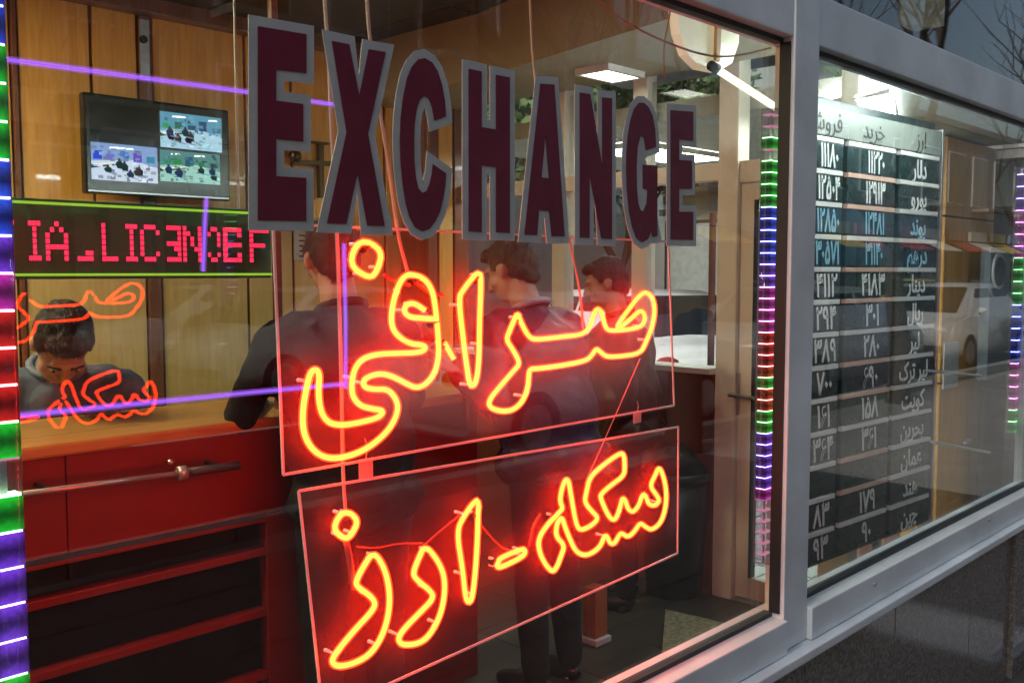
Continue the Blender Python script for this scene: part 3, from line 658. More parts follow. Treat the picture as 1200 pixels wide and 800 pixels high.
def cctv_view(pa, pb, seed, wall, floor, tintc):
    """one camera picture: room, counters, people, ceiling lights, time stamp, all flat on the screen"""
    rnd = random.Random(seed); (xa, ya), (xb, yb) = pa, pb
    a, b = on_y(xa, ya, TY-.002), on_y(xb, yb, TY-.002); W_, H_ = b.x-a.x, a.z-on_y(xa, yb, TY-.002).z; z0_ = a.z-H_
    bm = bmesh.new(); mats = []
    def cm(c):
        m = emis('camera_pixel_%d_%d_%d' % tuple(int(v*20) for v in c), tuple((int(v*20+.5)/20)**1.5 for v in c), 1.0)
        if m.name not in [q.name for q in mats]: mats.append(m)
        return [q.name for q in mats].index(m.name)
    lay = [0]
    def pg(pts, c):
        lay[0] += 1; f = bm.faces.new([bm.verts.new((a.x+min(1,max(0,u))*W_, TY-.0024-lay[0]*.00001, z0_+min(1,max(0,v))*H_)) for u, v in pts]); f.material_index = cm(c)
    pg([(0,0),(1,0),(1,1),(0,1)], wall)
    pg([(0,0),(1,0),(1,.42),(.62,.60),(0,.50)], floor)
    for k_ in range(3): u = rnd.uniform(.1,.8); pg([(u,.86),(u+.16,.88),(u+.14,.93),(u+.01,.91)], (1,1,1))
    for k_ in range(5): u = k_*.2+rnd.uniform(0,.05); h_ = rnd.uniform(.12,.3); pg([(u,.55),(u+.13,.56),(u+.13,.56+h_),(u,.55+h_)], tuple(v*rnd.uniform(.25,.8) for v in tintc))
    pg([(0,.30),(.42,.44),(.42,.52),(0,.42)], tuple(v*.25 for v in tintc)); pg([(0,.42),(.42,.52),(.46,.50),(.05,.37)], (.8,.78,.7))
    for k_ in range(90):
        u, v, q_, z_ = rnd.uniform(0,.95), rnd.uniform(.0,.9)**1.3, rnd.uniform(.02,.09), rnd.uniform(.015,.10)
        bs = floor if v < .45 else wall; f_ = rnd.uniform(.45,1.25); pg([(u,v),(u+q_,v+rnd.uniform(-.02,.02)),(u+q_,v+z_),(u,v+z_)], tuple(min(1,x_*f_) for x_ in bs))
    for k_ in range(7):
        u, v, h_ = rnd.uniform(.06,.92), rnd.uniform(.05,.40), rnd.uniform(.18,.30); c = rnd.choice([(.03,.04,.08),(.06,.08,.2),(.1,.1,.1),(.04,.12,.08)])
        pg([(u-.03,v),(u+.05,v-.01),(u+.06,v+h_*.5),(u+.03,v+h_*.78),(u-.03,v+h_*.72),(u-.06,v+h_*.45)], c)
        pg([(u+.024*math.cos(t_*1.05),v+h_*.86+.05*math.sin(t_*1.05)) for t_ in range(6)], (.15,.12,.1))
        pg([(u+.03,v),(u+.14,v-.03),(u+.12,v-.05),(u,v-.02)], tuple(q*.6 for q in floor))
    me = bpy.data.meshes.new('camera_view'); bm.to_mesh(me); bm.free()
    for m in mats: me.materials.append(m)
    put(bpy.data.objects.new('camera_view', me), tv)
cctv_view((106,166),(185,210), 3, (.36,.46,.66), (.66,.68,.80), (.4,.5,.9))
cctv_view((187,130),(260,172), 8, (.22,.40,.52), (.50,.66,.74), (.2,.5,.6))
cctv_view((187,175),(258,212), 14, (.18,.34,.34), (.46,.66,.60), (.2,.5,.4))

# wall ornament and notice behind the first letters
oy = YB-.05; o_ = on_y(375,205,oy)
cb = thing('wall_bracket', 'dark cross shaped brass wall bracket on the wood panel behind the first letters', 'bracket', o_)
MB().beam(on_y(375,168,oy), on_y(376,232,oy), .03, .03).build('upright', mat('dark_brass', (.10,.06,.02), .35, .8), cb)
MB().beam(on_y(343,190,oy-.004), on_y(386,192,oy-.004), .03, .025).build('arm', MATS['dark_brass'], cb)
MB().ball(on_y(346,183,oy-.01), .035).build('finial', MATS['dark_brass'], cb)
MB().box(on_y(364,168,oy)+Vector((0,-.02,0)), on_y(384,172,oy)+Vector((0,.01,.02))).build('cap', MATS['dark_brass'], cb)
a, b = on_y(345,270,YB-.03), on_y(397,305,YB-.03)
no = thing('notice_sheet', 'pale printed notice on the wood wall above the first customer', 'notice', a)
MB().box((a.x,YB-.026,b.z),(b.x,YB-.020,a.z)).build('paper', mat('notice_paper', (.5,.52,.48), .6, var=.2, scale=30), no)
for i in range(5): MB().box((a.x+.03,YB-.0275,a.z-.03-i*.028),(b.x-.03-.03*(i % 2),YB-.0265,a.z-.022-i*.028)).build('print_line', M_dark, no)

# ------------------------------------------------------------------ ceiling lamps
M_lamp = emis('lamp_diffuser', (1,.82,.47), 74)
M_lampw = emis('white_light_panel', (.92,1,.96), 24)
def panel_lamp(x, y, z, sx, sy, label, m, grp=None):
    t = thing('ceiling_lamp', label, 'ceiling lamp', (x,y,z), grp)
    f = MB(); f.box((x-sx-.02,y-sy-.02,z-.03),(x+sx+.02,y-sy,z)); f.box((x-sx-.02,y+sy,z-.03),(x+sx+.02,y+sy+.02,z)); f.box((x-sx-.02,y-sy,z-.03),(x-sx,y+sy,z)); f.box((x+sx,y-sy,z-.03),(x+sx+.02,y+sy,z))
    f.build('frame', M_white, t); MB().box((x-sx,y-sy,z-.022),(x+sx,y+sy,z-.012)).build('diffuser', m, t)
panel_lamp(.25, 2.45, CEIL-.014, .45, .14, 'lit ceiling lamp above the clerk, out of view from the window', M_lamp)
panel_lamp(-.7, 1.0, CEIL-.014, .3, .12, 'lit ceiling lamp at the far left of the shop', M_lamp)
c = on_z(715, 86, 2.585)
panel_lamp(c.x, c.y, 2.598, .12, .08, 'small white ceiling panel near the glazed side wall', emis('side_panel_light', (1,.97,.85), 7))
p = on_z(590, 14, CEIL-.02)
dl = thing('downlight', 'round unlit recessed downlight in the brown ceiling', 'downlight', p)
MB().tube([(p.x+.07*math.cos(a*.3307), p.y+.07*math.sin(a*.3307), CEIL-.016) for a in range(19)], .006, 6, True).build('rim', M_metal, dl, True)
MB().cone((p.x,p.y,CEIL-.016),(p.x,p.y,CEIL-.013),.06,.06,20).build('lens', mat('frosted_lens', (.35,.33,.25), .3), dl)

# ------------------------------------------------------------------ glazed side wall with door
sw = thing('side_glazing', 'cream framed glass side wall with low red brown wall below', 'window wall', (XS, 1.2, FZ))
def sbar(pa, pb, name='frame_bar', t=.05, m=M_creamf, dx=0):
    (xa, ya), (xb, yb) = pa, pb
    a, b = on_x(xa, ya, XS), on_x(xb, yb, XS)
    return MB().box((XS-t/2+dx, min(a.y,b.y), min(a.z,b.z)), (XS+t/2+dx, max(a.y,b.y), max(a.z,b.z)), .004).build(name, m, sw)
yd1, yd0 = on_x(845,400,XS).y, .62          # door opening
ym = on_x(868,400,XS).y
ztr0, ztr1 = on_x(830,213,XS).z, on_x(830,198,XS).z
MB().box((XS-.05,yd1-.0,FZ),(XS+.05,ym-.11 if False else yd1+.001,CEIL-.02)).bm.free()
jamb = MB().box((XS-.05,ym,FZ),(XS+.05,yd1,CEIL-.02),.006).build('door_post', M_creamf, sw)
MB().box((XS-.05,yd0-.08,FZ),(XS+.05,yd0,CEIL-.02),.006).build('door_post', M_creamf, sw)
MB().box((XS-.035,ym-.001-(ym-yd0)+.002,ztr0-.02),(XS+.035,ym-.002,ztr1+.02),.004).build('door_head', M_creamf, sw)
for y in (on_x(660,200,XS).y-.0, on_x(755,200,XS).y, YB-.13):
    MB().box((XS-.04,y-.045,1.195),(XS+.04,y+.045,CEIL-.02),.004).build('frame_post', M_creamf, sw)
ys = [yd1, on_x(755,200,XS).y-.045, on_x(755,200,XS).y+.045, on_x(660,200,XS).y-.045, on_x(660,200,XS).y+.045, YB-.175]
for a, b in zip(ys[::2], ys[1::2]):
    MB().box((XS-.034,a+.001,ztr0),(XS+.034,b-.001,ztr1+.02),.004).build('transom_bar', M_creamf, sw)
    MB().box((XS-.004,a+.002,1.2),(XS+.004,b-.002,ztr0-.002)).build('pane', M_cglass, sw)
    MB().box((XS-.004,a+.002,ztr1+.022),(XS+.004,b-.002,2.58)).build('pane', M_cglass, sw)
MB().box((XS-.09,yd1+.002,1.165),(XS+.06,YB-.02,1.194),.004).build('window_sill', M_creamf, sw)
MB().box((XS-.06,yd1+.002,FZ),(XS+.05,YB-.02,1.163)).build('low_wall', mat('red_brown_wall', (.15,.035,.025), .4), sw)
d = MB().box((XS-.004,yd0+.07,FZ+.12),(XS+.004,ym-.08,ztr0-.1))
dr = d.build('door_pane', M_cglass, sw)
fm = MB(); fm.box((XS-.022,ym-.075,FZ+.02),(XS+.022,ym-.004,ztr0-.025)); fm.box((XS-.022,yd0+.004,FZ+.02),(XS+.022,yd0+.068,ztr0-.025)); fm.box((XS-.021,yd0+.069,FZ+.02),(XS+.021,ym-.076,FZ+.115)); fm.box((XS-.021,yd0+.069,ztr0-.098),(XS+.021,ym-.076,ztr0-.026))
dl_ = fm.build('door_leaf', M_creamf, sw)
MB().box((XS-.030,ym-.088,FZ+.12),(XS+.012,ym-.076,ztr0-.1)).build('door_gasket', M_dark, sw)
hp = on_x(858,462,XS-.06)
hd = MB(); hd.box((XS-.032,hp.y-.02,hp.z-.10),(XS-.0225,hp.y+.02,hp.z+.10),.003); hd.cone((XS-.03,hp.y,hp.z),(XS-.075,hp.y,hp.z),.009,.009,10); hd.cone((XS-.075,hp.y+.01,hp.z),(XS-.075,hp.y-.12,hp.z-.005),.009,.008,10)
hd.build('door_handle', M_metal, sw)
# dark post behind the glass
po = on_x(834,350,XS+.35)
tag(MB().cone((XS+.35,po.y,-.0),(XS+.35,po.y,1.95),.018,.018,12).build('thin_post', mat('rusty_red_paint', (.12,.03,.025), .5)), 'thin dark red post standing just outside the side glazing', 'post')
# threshold strip
MB().box((XS-.055,yd0,FZ-.01),(XS+.055,ym,FZ+.012),.003).build('threshold', M_metal, sw)

# cream hanging valance with tube lamp near top of the main window
ly = .32
vl = thing('tube_lamp', 'cream wall lamp bracket with white tube pointing down to the mullion', 'lamp', on_y(840,70,ly))
P = [on_y(a, b, ly) for a, b in ((786,10),(792,40),(800,62),(815,80),(838,88),(858,82),(868,62),(868,10))]
P = [on_y(a, b, ly) for a, b in ((790,-20),(797,40),(806,64),(822,80),(842,84),(858,74),(866,50),(866,-20))]
q = MB(); q.prism([[(p.x, p.z) for p in P]], Matrix.Translation((0,ly+.03,0)), .03); q.build('reflector', mat('cream_reflector', (.80,.78,.58), .3, emit=(.9,.85,.55), estr=.25), vl)
MB().beam(on_y(842,10,ly-.01), on_y(840,72,ly-.01), .022, .01, (0,1,0)).build('strap', mat('orange_strap', (.6,.3,.05), .5), vl)
MB().tube([on_y(838,80,ly-.02), on_y(912,128,ly-.10)], .011, 12).build('tube', emis('warm_tube', (1.0,.92,.62), 1.6), vl, True)
MB().tube([on_y(833,77,ly-.02), on_y(840,81,ly-.02)], .015, 12).build('socket', M_dark, vl, True)

# ------------------------------------------------------------------ exchange-rate board
def shape(word):
    F = {'ا':(0xFE8D,0xFE8E),'د':(0xFEA9,0xFEAA),'ر':(0xFEAD,0xFEAE),'و':(0xFEED,0xFEEE),'ب':(0xFE8F,0xFE90,0xFE91,0xFE92),'ت':(0xFE95,0xFE96,0xFE97,0xFE98),'س':(0xFEB1,0xFEB2,0xFEB3,0xFEB4),
         'ش':(0xFEB5,0xFEB6,0xFEB7,0xFEB8),'ف':(0xFED1,0xFED2,0xFED3,0xFED4),'ک':(0xFB8E,0xFB8F,0xFB90,0xFB91),'ل':(0xFEDD,0xFEDE,0xFEDF,0xFEE0),'م':(0xFEE1,0xFEE2,0xFEE3,0xFEE4),'ن':(0xFEE5,0xFEE6,0xFEE7,0xFEE8),
         'ه':(0xFEE9,0xFEEA,0xFEEB,0xFEEC),'ی':(0xFBFC,0xFBFD,0xFBFE,0xFBFF),'خ':(0xFEA5,0xFEA6,0xFEA7,0xFEA8),'ح':(0xFEA1,0xFEA2,0xFEA3,0xFEA4),'پ':(0xFB56,0xFB57,0xFB58,0xFB59),'ع':(0xFEC9,0xFECA,0xFECB,0xFECC)}
    out = []
    for i, c in enumerate(word):
        if c not in F: out.append(c); continue
        f = F[c]; pj = i > 0 and word[i-1] in F and len(F[word[i-1]]) == 4; nj = len(f) == 4 and i+1 < len(word) and word[i+1] in F
        out.append(chr(f[3] if pj and nj else f[1] if pj else f[2] if nj else f[0]))
    return ''.join(out[::-1])
def txt_mesh(s, size, m, thick=.0015, xs=1.0, bold=.0):
    c = bpy.data.curves.new('lettering', 'FONT'); c.body = s; c.size = size; c.align_x = 'CENTER'; c.align_y = 'CENTER'; c.extrude = thick/2; c.resolution_u = 3; c.offset = bold
    o = bpy.data.objects.new('lettering', c); COL.objects.link(o); bpy.context.view_layer.update()
    me = bpy.data.meshes.new_from_object(o.evaluated_get(bpy.context.evaluated_depsgraph_get())); bpy.data.objects.remove(o)
    me.transform(Matrix.Rotation(R(90), 4, 'X') @ Matrix.Diagonal((xs,1,1,1))); me.materials.clear(); me.materials.append(m); return me
fa = lambda n: ''.join(chr(0x6F0+int(c)) if c.isdigit() else c for c in n)
ANG = R(-3.7); BO = on_y(940, 400, .46); BO.z = 0
bd = Vector((math.cos(ANG), math.sin(ANG), 0)); bn = Vector((-math.sin(ANG), math.cos(ANG), 0))
def on_b(px, py):
    d = ray(px, py); t = (BO-CAM).dot(bn)/d.dot(bn); p = CAM+d*t; return (p-BO).dot(bd), p.z
rb = bpy.data.objects.new('rate_board', None); rb.location = (BO.x, BO.y, 0); rb.rotation_euler = (0,0,ANG); COL.objects.link(rb)
tag(rb, 'tall exchange rate board of dark plates with white Persian numbers behind the second window', 'rate board')
bpy.context.view_layer.update()
RM = Matrix.Translation((BO.x,BO.y,0)) @ Matrix.Rotation(ANG, 4, 'Z')
def blocal(o): o.parent = rb; COL.objects.link(o) if o.name not in COL.objects else None; return o
def bbuild(mb, name, m, par=None, **k):
    o = bpy.data.objects.new(name, mb.mesh(name, m)); COL.objects.link(o); o.parent = par or rb
    for a, b in k.items(): o[a] = b
    return o
zl = [on_b(948, 159+39.1*i)[1] for i in range(14)]
cols = [(on_b(938,400)[0], on_b(984,400)[0]), (on_b(989,400)[0], on_b(1045,400)[0]), (on_b(1049,400)[0], on_b(1095,400)[0])]
lefts = ['11180','12504','12850','30571','4112','294','389','700','161','364','','83','93']
mids = ['11220','12913','12481','31140','4183','301','280','690','158','361','','179','90']
names = ['دلار','یورو','پوند','درهم','دینار','ریال','لیر','لیر ترک','کویت','بحرین','عمان','هند','چین']
bbuild(MB().box((cols[0][0]-.03,.03,zl[13]-.01),(cols[2][1]+.01,.045,zl[0]+.16),.003), 'back_sheet', mat('smoked_back_sheet', (.02,.035,.035), .3))
hz = on_b(948,120)[1]
hd_ = bbuild(MB().box((cols[0][0]-.03,.0,zl[0]+.012),(cols[2][1]+.01,.028,hz),.003), 'header_plate', mat('grey_header', (.22,.25,.22), .4))
for (a, b), wd in zip(cols, ('فروش','خرید','ارز')):
    me = txt_mesh(shape(wd), .10, M_dark); o = bpy.data.objects.new('header_word', me); COL.objects.link(o); o.parent = hd_; o.location = ((a+b)/2, -.0015, (zl[0]+hz)/2)
cache = {}
for i in range(13):
    for k, (a, b) in enumerate(cols):
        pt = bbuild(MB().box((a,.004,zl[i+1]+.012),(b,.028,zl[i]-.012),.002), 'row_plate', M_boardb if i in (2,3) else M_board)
        s = fa(lefts[i]) if k == 0 else fa(mids[i]) if k == 1 else shape(names[i])
        if s:
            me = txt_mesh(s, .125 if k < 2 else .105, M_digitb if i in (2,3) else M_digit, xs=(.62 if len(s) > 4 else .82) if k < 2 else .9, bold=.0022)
            o = bpy.data.objects.new('lettering', me); COL.objects.link(o); o.parent = pt; o.location = ((a+b)/2+(.04 if k == 0 else .03 if k == 1 else 0), .0025, (zl[i]+zl[i+1])/2-.004)
        mm = M_strip if (k != 1 or i % 3 == 0) else M_strip2
        bbuild(MB().box((a+.004,.0,zl[i]-.010),(b-.006,.02,zl[i]+.008),.001), 'row_strip', mm)
for a in (cols[0][0]-.03, cols[2][1]+.012):
    bbuild(MB().box((a,-.004,zl[13]-.03),(a+.02,.05,hz+.01),.002), 'side_rail', M_metal)
for a in (cols[0][0]+.1, cols[2][0]): bbuild(MB().box((a,.05,FZ),(a+.03,.08,zl[6]),.002), 'support_leg', M_metal)

# ------------------------------------------------------------------ entrance lobby behind second window
struct(MB().box((XS+.06,.41,2.40),(6.2,3.2,2.49)).build('lobby_ceiling', mat('lobby_ceiling_paint', (.5,.53,.48), .5)))
P = [on_z(a, b, 2.36) for a, b in ((957,126),(1046,110),(1052,150),(975,132))]
tl_ = thing('added_tube_light', 'unseen white tube added along the lobby front to light the rate board', 'added light', (3.6,.16,2.38))  # tube added out of view to light the rate board
MB().cone((2.75,.16,2.352),(4.25,.16,2.352),.013,.013,12).build('tube', emis('added_cool_tube', (.9,1,.97), 55), tl_, True)
MB().box((2.70,.135,2.368),(4.30,.185,2.40),.004).build('batten', M_white, tl_)
lb = thing('ceiling_lamp', 'bright white light panel above the rate board', 'ceiling lamp', P[0])
q = MB(); f = [q.bm.verts.new(p) for p in P]; b2 = [q.bm.verts.new(p+Vector((0,0,.02))) for p in P]
q.bm.faces.new(f); q.bm.faces.new(b2[::-1])
for i in range(4): q.bm.faces.new((f[i], b2[i], b2[(i+1) % 4], f[(i+1) % 4]))
q.build('diffuser', M_lampw, lb)
MB().tube([p+Vector((0,0,.012)) for p in P], .012, 6, True).build('frame', M_white, lb)
struct(MB().box((XM1+.01,.32,2.50),(6.2,.40,3.08)).build('transom_dark_backing', M_recess))  # near-black wall added so the transom panes look dark
panel_lamp(5.0, 2.3, 2.395, .45, .2, 'white light panel deep in the entrance lobby', M_lampw)
py_ = .75
pa, pb = X(1103,py_), X(1160,py_)
pc = thing('wooden_pillar', 'orange brown wood clad pillar behind the second window', 'pillar', ((pa+pb)/2, py_, FZ))
for z0_, z1_ in ((FZ,1.02),(1.03,1.95),(1.96,2.39)): MB().box((pa,py_,z0_),(pb,py_+.35,z1_),.006).build('cladding_panel', M_wood_o, pc)
MB().box((pa+.03,py_-.01,.99),(pa+.25,py_-.001,1.25)).build('paper', mat('white_card', (.6,.62,.6), .5), pc)
hz1 = on_y(1135,515,py_).z
MB().ball(((pa+pb)/2, py_-.02, hz1), (.06,.02,.02)).build('handle', M_metal, pc)
# grey machine with round blue emblem
my = .62; ma, mb_ = X(1158,my), X(1188,my); mzt, mzb = on_y(1165,290,my).z, on_y(1160,445,my).z
mc = thing('grey_machine', 'blue grey cabinet with a round dark dial near the right window edge', 'machine', ((ma+mb_)/2, my, FZ))
MB().box((ma,my,mzb),(mb_,my+.06,mzt),.01).build('cabinet', mat('blue_grey_steel', (.22,.27,.32), .35, .3), mc)
MB().box((ma+.05,my+.02,FZ),(mb_-.05,my+.055,mzb-.002)).build('pedestal', M_dark, mc)
dcx = on_y(1171,318,my-.01)
MB().cone((dcx.x,my-.012,dcx.z),(dcx.x,my-.001,dcx.z),.105,.105,28).build('dial_rim', M_white, mc)
MB().cone((dcx.x,my-.018,dcx.z),(dcx.x,my-.0125,dcx.z),.085,.085,28).build('dial', mat('blue_black_dial', (.02,.05,.10), .3), mc)
# step / salmon boxes under board
for px, ww in ((1020,.13),(1045,.10)):
    q_ = on_z(px, 668, FZ); t = thing('salmon_box', 'salmon coloured box on white pavers, the wider of two' if ww > .11 else 'salmon coloured box on white pavers, the narrower of two', 'box', (q_.x, q_.y, FZ), 'salmon boxes under the rate board')
    MB().box((q_.x-ww,q_.y,FZ),(q_.x+ww,q_.y+.18,FZ+.20),.004).build('carton', mat('salmon_carton', (.66,.36,.27), .6), t)
    MB().box((q_.x-ww-.003,q_.y-.003,FZ+.202),(q_.x+ww+.003,q_.y+.183,FZ+.222),.003).build('lid', mat('salmon_lid', (.58,.30,.22), .6), t)
# glass rails in lobby
for j, (a, b) in enumerate((((1085,434),(1150,440)),((1090,517),(1160,530)))):
    P = [on_y(*a, .3), on_y(*b, .3)]
    tag(MB().tube(P, .006, 8).build('steel_rail', M_metal), ['upper', 'lower'][j]+' thin steel rail in front of the wooden pillar', 'rail', 'steel rails in the lobby')

# ================================================================== PEOPLE
M_skin = mat('skin', (.42,.24,.17), .5, var=.08, scale=20, bump=.15, bscale=120)
M_hair = mat('dark_hair', (.012,.009,.007), .55, var=.5, scale=60, bump=.9, bscale=240, stretch=(1,1,.25))
def solidify(prims, name, m, parent, vox=.007, sm=3, nz=0, nsc=9):
    b = MB()
    for p in prims:
        if p[0] == 'c': b.cap(p[1], p[2], p[3], p[4], 1)
        else: b.ball(p[1], p[2], 2, p[3] if len(p) > 3 else None)
    me = b.mesh(name, m); o = bpy.data.objects.new(name, me); COL.objects.link(o)
    r = o.modifiers.new('r', 'REMESH'); r.mode = 'VOXEL'; r.voxel_size = vox
    s = o.modifiers.new('s', 'SMOOTH'); s.iterations = sm; s.factor = .5
    bpy.context.view_layer.update()
    m2 = bpy.data.meshes.new_from_object(o.evaluated_get(bpy.context.evaluated_depsgraph_get()))
    bpy.data.objects.remove(o)
    if nz:
        for v in m2.vertices:
            p = v.co*nsc; d = noise.noise(Vector((p.x, p.y, p.z*.7))) + .5*noise.noise(p*2.3)
            v.co += v.normal*(d*nz)
    m2.materials.clear(); m2.materials.append(m); m2.polygons.foreach_set('use_smooth', [True]*len(m2.polygons))
    o = bpy.data.objects.new(name, m2); return put(o, parent)
def person(label, x, y, face, scale=1.0, lean=0, head_pitch=0, head_yaw=0, jacket=(.03,.03,.04), shirt_collar=None, arms=None, trousers=(.008,.008,.010), z0=FZ, hairc=None, hold=None, legs=True, hgt=1.0, face_detail=False, rough=.5, group=None, bulk=1.0):
    """face: direction angle (deg) the person faces in plan; arms: for each side (elbow, wrist, fingertip) in the body frame (x right, y forward, z up)"""
    t = thing('person', label, 'person', (x, y, z0), group)
    B = Matrix.Translation((x, y, z0)) @ Matrix.Rotation(R(face-90), 4, 'Z') @ Matrix.Scale(scale, 4)
    hip = Vector((0,0,.93)); T = Matrix.Translation(hip) @ Matrix.Rotation(R(-lean), 4, 'X') @ Matrix.Translation(-hip)
    nk = Vector((0,-.01,1.50)); H = T @ Matrix.Translation(nk) @ Matrix.Rotation(R(head_yaw), 4, 'Z') @ Matrix.Rotation(R(-head_pitch), 4, 'X') @ Matrix.Translation(-nk)
    b = lambda *p: B @ Vector(p); tt = lambda *p: B @ (T @ Vector(p)); hh = lambda *p: B @ (H @ Vector(p))
    rt = lambda M: (B @ M).to_3x3().normalized()
    s = scale
    pr = [('b', hh(0,-.012,1.665), (.078*s,.096*s,.088*s), rt(H)), ('b', hh(0,.022,1.612), (.066*s,.072*s,.092*s), rt(H)), ('b', hh(0,.045,1.560), (.042*s,.040*s,.034*s), rt(H)),
          ('b', hh(0,.083,1.675), (.05*s,.014*s,.013*s), rt(H)), ('c', hh(0,.092,1.655), hh(0,.112,1.615), .009*s, .015*s), ('b', hh(.012,.098,1.612), .010*s), ('b', hh(-.012,.098,1.612), .010*s),
          ('b', hh(0,.088,1.582), (.024*s,.012*s,.006*s), rt(H)), ('b', hh(0,.086,1.571), (.020*s,.012*s,.007*s), rt(H)),
          ('b', hh(.045,.060,1.615), (.022*s,.02*s,.022*s), rt(H)), ('b', hh(-.045,.060,1.615), (.022*s,.02*s,.022*s), rt(H)),
          ('c', tt(0,-.02,1.42), hh(0,-.015,1.585), .062*s, .055*s)]
    for sd in (-1, 1):
        pr += [('b', hh(sd*.079,-.002,1.632), (.010*s,.018*s,.031*s), rt(H)), ('b', hh(sd*.083,-.010,1.640), (.008*s,.020*s,.020*s), rt(H))]
    pr += [('b', tt(0,0,1.25), (.15*s,.09*s,.20*s), rt(T)), ('b', tt(0,0,1.0), (.14*s,.10*s,.14*s), rt(T))]
    jk = [('b', tt(0,.0,1.27), (.195*s*bulk,.128*s*bulk,.20*s), rt(T)), ('c', tt(-.135*bulk,-.01,1.405), tt(.135*bulk,-.01,1.405), .072*s, .072*s), ('b', tt(0,-.01,1.07), (.178*s*bulk,.128*s*bulk,.22*s), rt(T)),
          ('b', tt(0,0,.90), (.188*s*bulk,.138*s*bulk,.12*s), rt(T)), ('c', tt(0,-.02,1.42), tt(0,-.02,1.475), .078*s, .066*s), ('b', tt(0,-.055,1.34), (.15*s,.075*s,.13*s), rt(T))]
    ends = []
    for sd, arm in zip((-1, 1), arms or [None, None]):
        sh = tt(sd*.175*bulk,-.01,1.40)
        if arm is None: arm = ((sd*.235,-.03,1.12), (sd*.225,.06,.88), (sd*.21,.10,.70))
        e, wv, f = [b(*q) for q in arm]
        jk += [('c', sh, e, .062*s, .050*s), ('c', e, wv, .050*s, .037*s)]
        pr += [('c', sh, e, .045*s, .038*s), ('c', e, wv, .036*s, .024*s)]
        d = (f-wv).normalized(); side = d.cross(Vector((0,0,1)))
        side = side.normalized() if side.length > .2 else (rt(Matrix.Identity(4)) @ Vector((0,1,0)))
        dn = d.cross(side).normalized()
        if dn.z > 0 and abs(d.z) < .7: dn = -dn
        pc_ = wv + d*.055*s
        q = Matrix((side, d, side.cross(d))).transposed().to_3x3()
        pr.append(('b', pc_, (.040*s,.052*s,.015*s), q)); pr.append(('c', wv, wv+d*.03*s, .024*s, .024*s))
        for k, ln in enumerate((.070,.080,.075,.058)):
            o_ = side*((k-1.5)*.0205*s); a0 = wv+d*.095*s+o_; a1 = a0+d*ln*.45*s+dn*.008*s; a2 = a1+d*ln*.32*s+dn*.020*s; a3 = a2+d*ln*.14*s+dn*.022*s
            pr += [('c', a0, a1, .0090*s, .0085*s), ('c', a1, a2, .0083*s, .0078*s), ('c', a2, a3, .0076*s, .0066*s)]
        th = -side*.036*s*(-sd); a0 = wv+d*.035*s+th*.8; a1 = a0+d*.032*s+th*.55+dn*.010*s; a2 = a1+d*.032*s+th*.1+dn*.010*s
        pr += [('c', a0, a1, .0125*s, .0105*s), ('c', a1, a2, .0105*s, .0085*s)]
        ends.append((wv, d, side))
    body = solidify(pr, 'body', M_skin, t, .0075, 2)
    jm = mat('jacket_%d_%d_%d' % tuple(int(c*999) for c in jacket), jacket, rough, spec=.22, var=.18, scale=9, bump=.5, bscale=28)
    jo = solidify(jk, 'jacket', jm, t, .013, 4, .007, 11)
    # collar
    ring = [tt(.074*math.cos(a*.3927), -.022+.066*math.sin(a*.3927), 1.478+.012*math.sin(a*.3927+3.1)) for a in range(16)]
    MB().tube(ring, .014*s, 8, True).build('collar', mat('collar_%d' % int((shirt_collar or jacket)[0]*999), shirt_collar or tuple(c*1.3 for c in jacket), .6, bump=.3), jo, True)
    # hair: cap over crown and back
    hp_ = [('b', hh(0,-.026,1.688), (.085*s,.097*s,.082*s), rt(H)), ('b', hh(0,-.052,1.645), (.079*s,.070*s,.088*s), rt(H)), ('b', hh(0,.045,1.732), (.060*s,.045*s,.028*s), rt(H)),
           ('b', hh(.066,-.005,1.672), (.018*s,.045*s,.035*s), rt(H)), ('b', hh(-.066,-.005,1.672), (.018*s,.045*s,.035*s), rt(H)), ('b', hh(0,-.075,1.585), (.055*s,.028*s,.04*s), rt(H))]
    solidify(hp_, 'hair', hairc or M_hair, t, .006, 2, .006, 60)
    if True:
        ho = [c_ for c_ in t.children if c_.name.startswith('hair')][0]; rn = random.Random(int(x*100)); hm = ho.data; bb = bmesh.new(); bb.from_mesh(hm); vl = list(bb.verts); nv = len(vl)
        cen = hh(0,-.02,1.66)
        for _ in range(2600):
            v_ = vl[rn.randrange(nv)]; n_ = v_.normal.copy(); p_ = v_.co.copy(); dwn = Vector((rn.uniform(-.5,.5), rn.uniform(-.5,.5), -1)); tg = (dwn-n_*dwn.dot(n_)).normalized()
            tip = p_+tg*rn.uniform(.012,.026)*s+n_*rn.uniform(.001,.007); sd_2 = tg.cross(n_)*.0011
            bb.faces.new([bb.verts.new(q_) for q_ in (p_-sd_2-n_*.001, p_+sd_2-n_*.001, tip)])
        bb.to_mesh(hm); bb.free()
    if face_detail:
        for sd in (-1, 1):
            MB().ball(hh(sd*.031,.083,1.645), (.013*s,.008*s,.007*s), 2, rt(H)).build('eye', mat('eye_white', (.6,.58,.55), .2), body, True)
            MB().ball(hh(sd*.031,.0905,1.645), .0048*s, 2).build('iris', mat('dark_iris', (.02,.012,.01), .15), body, True)
            MB().cap(hh(sd*.016,.097,1.668), hh(sd*.048,.085,1.668), .0045*s, .0035*s).build('eyebrow', M_hair, body, True)
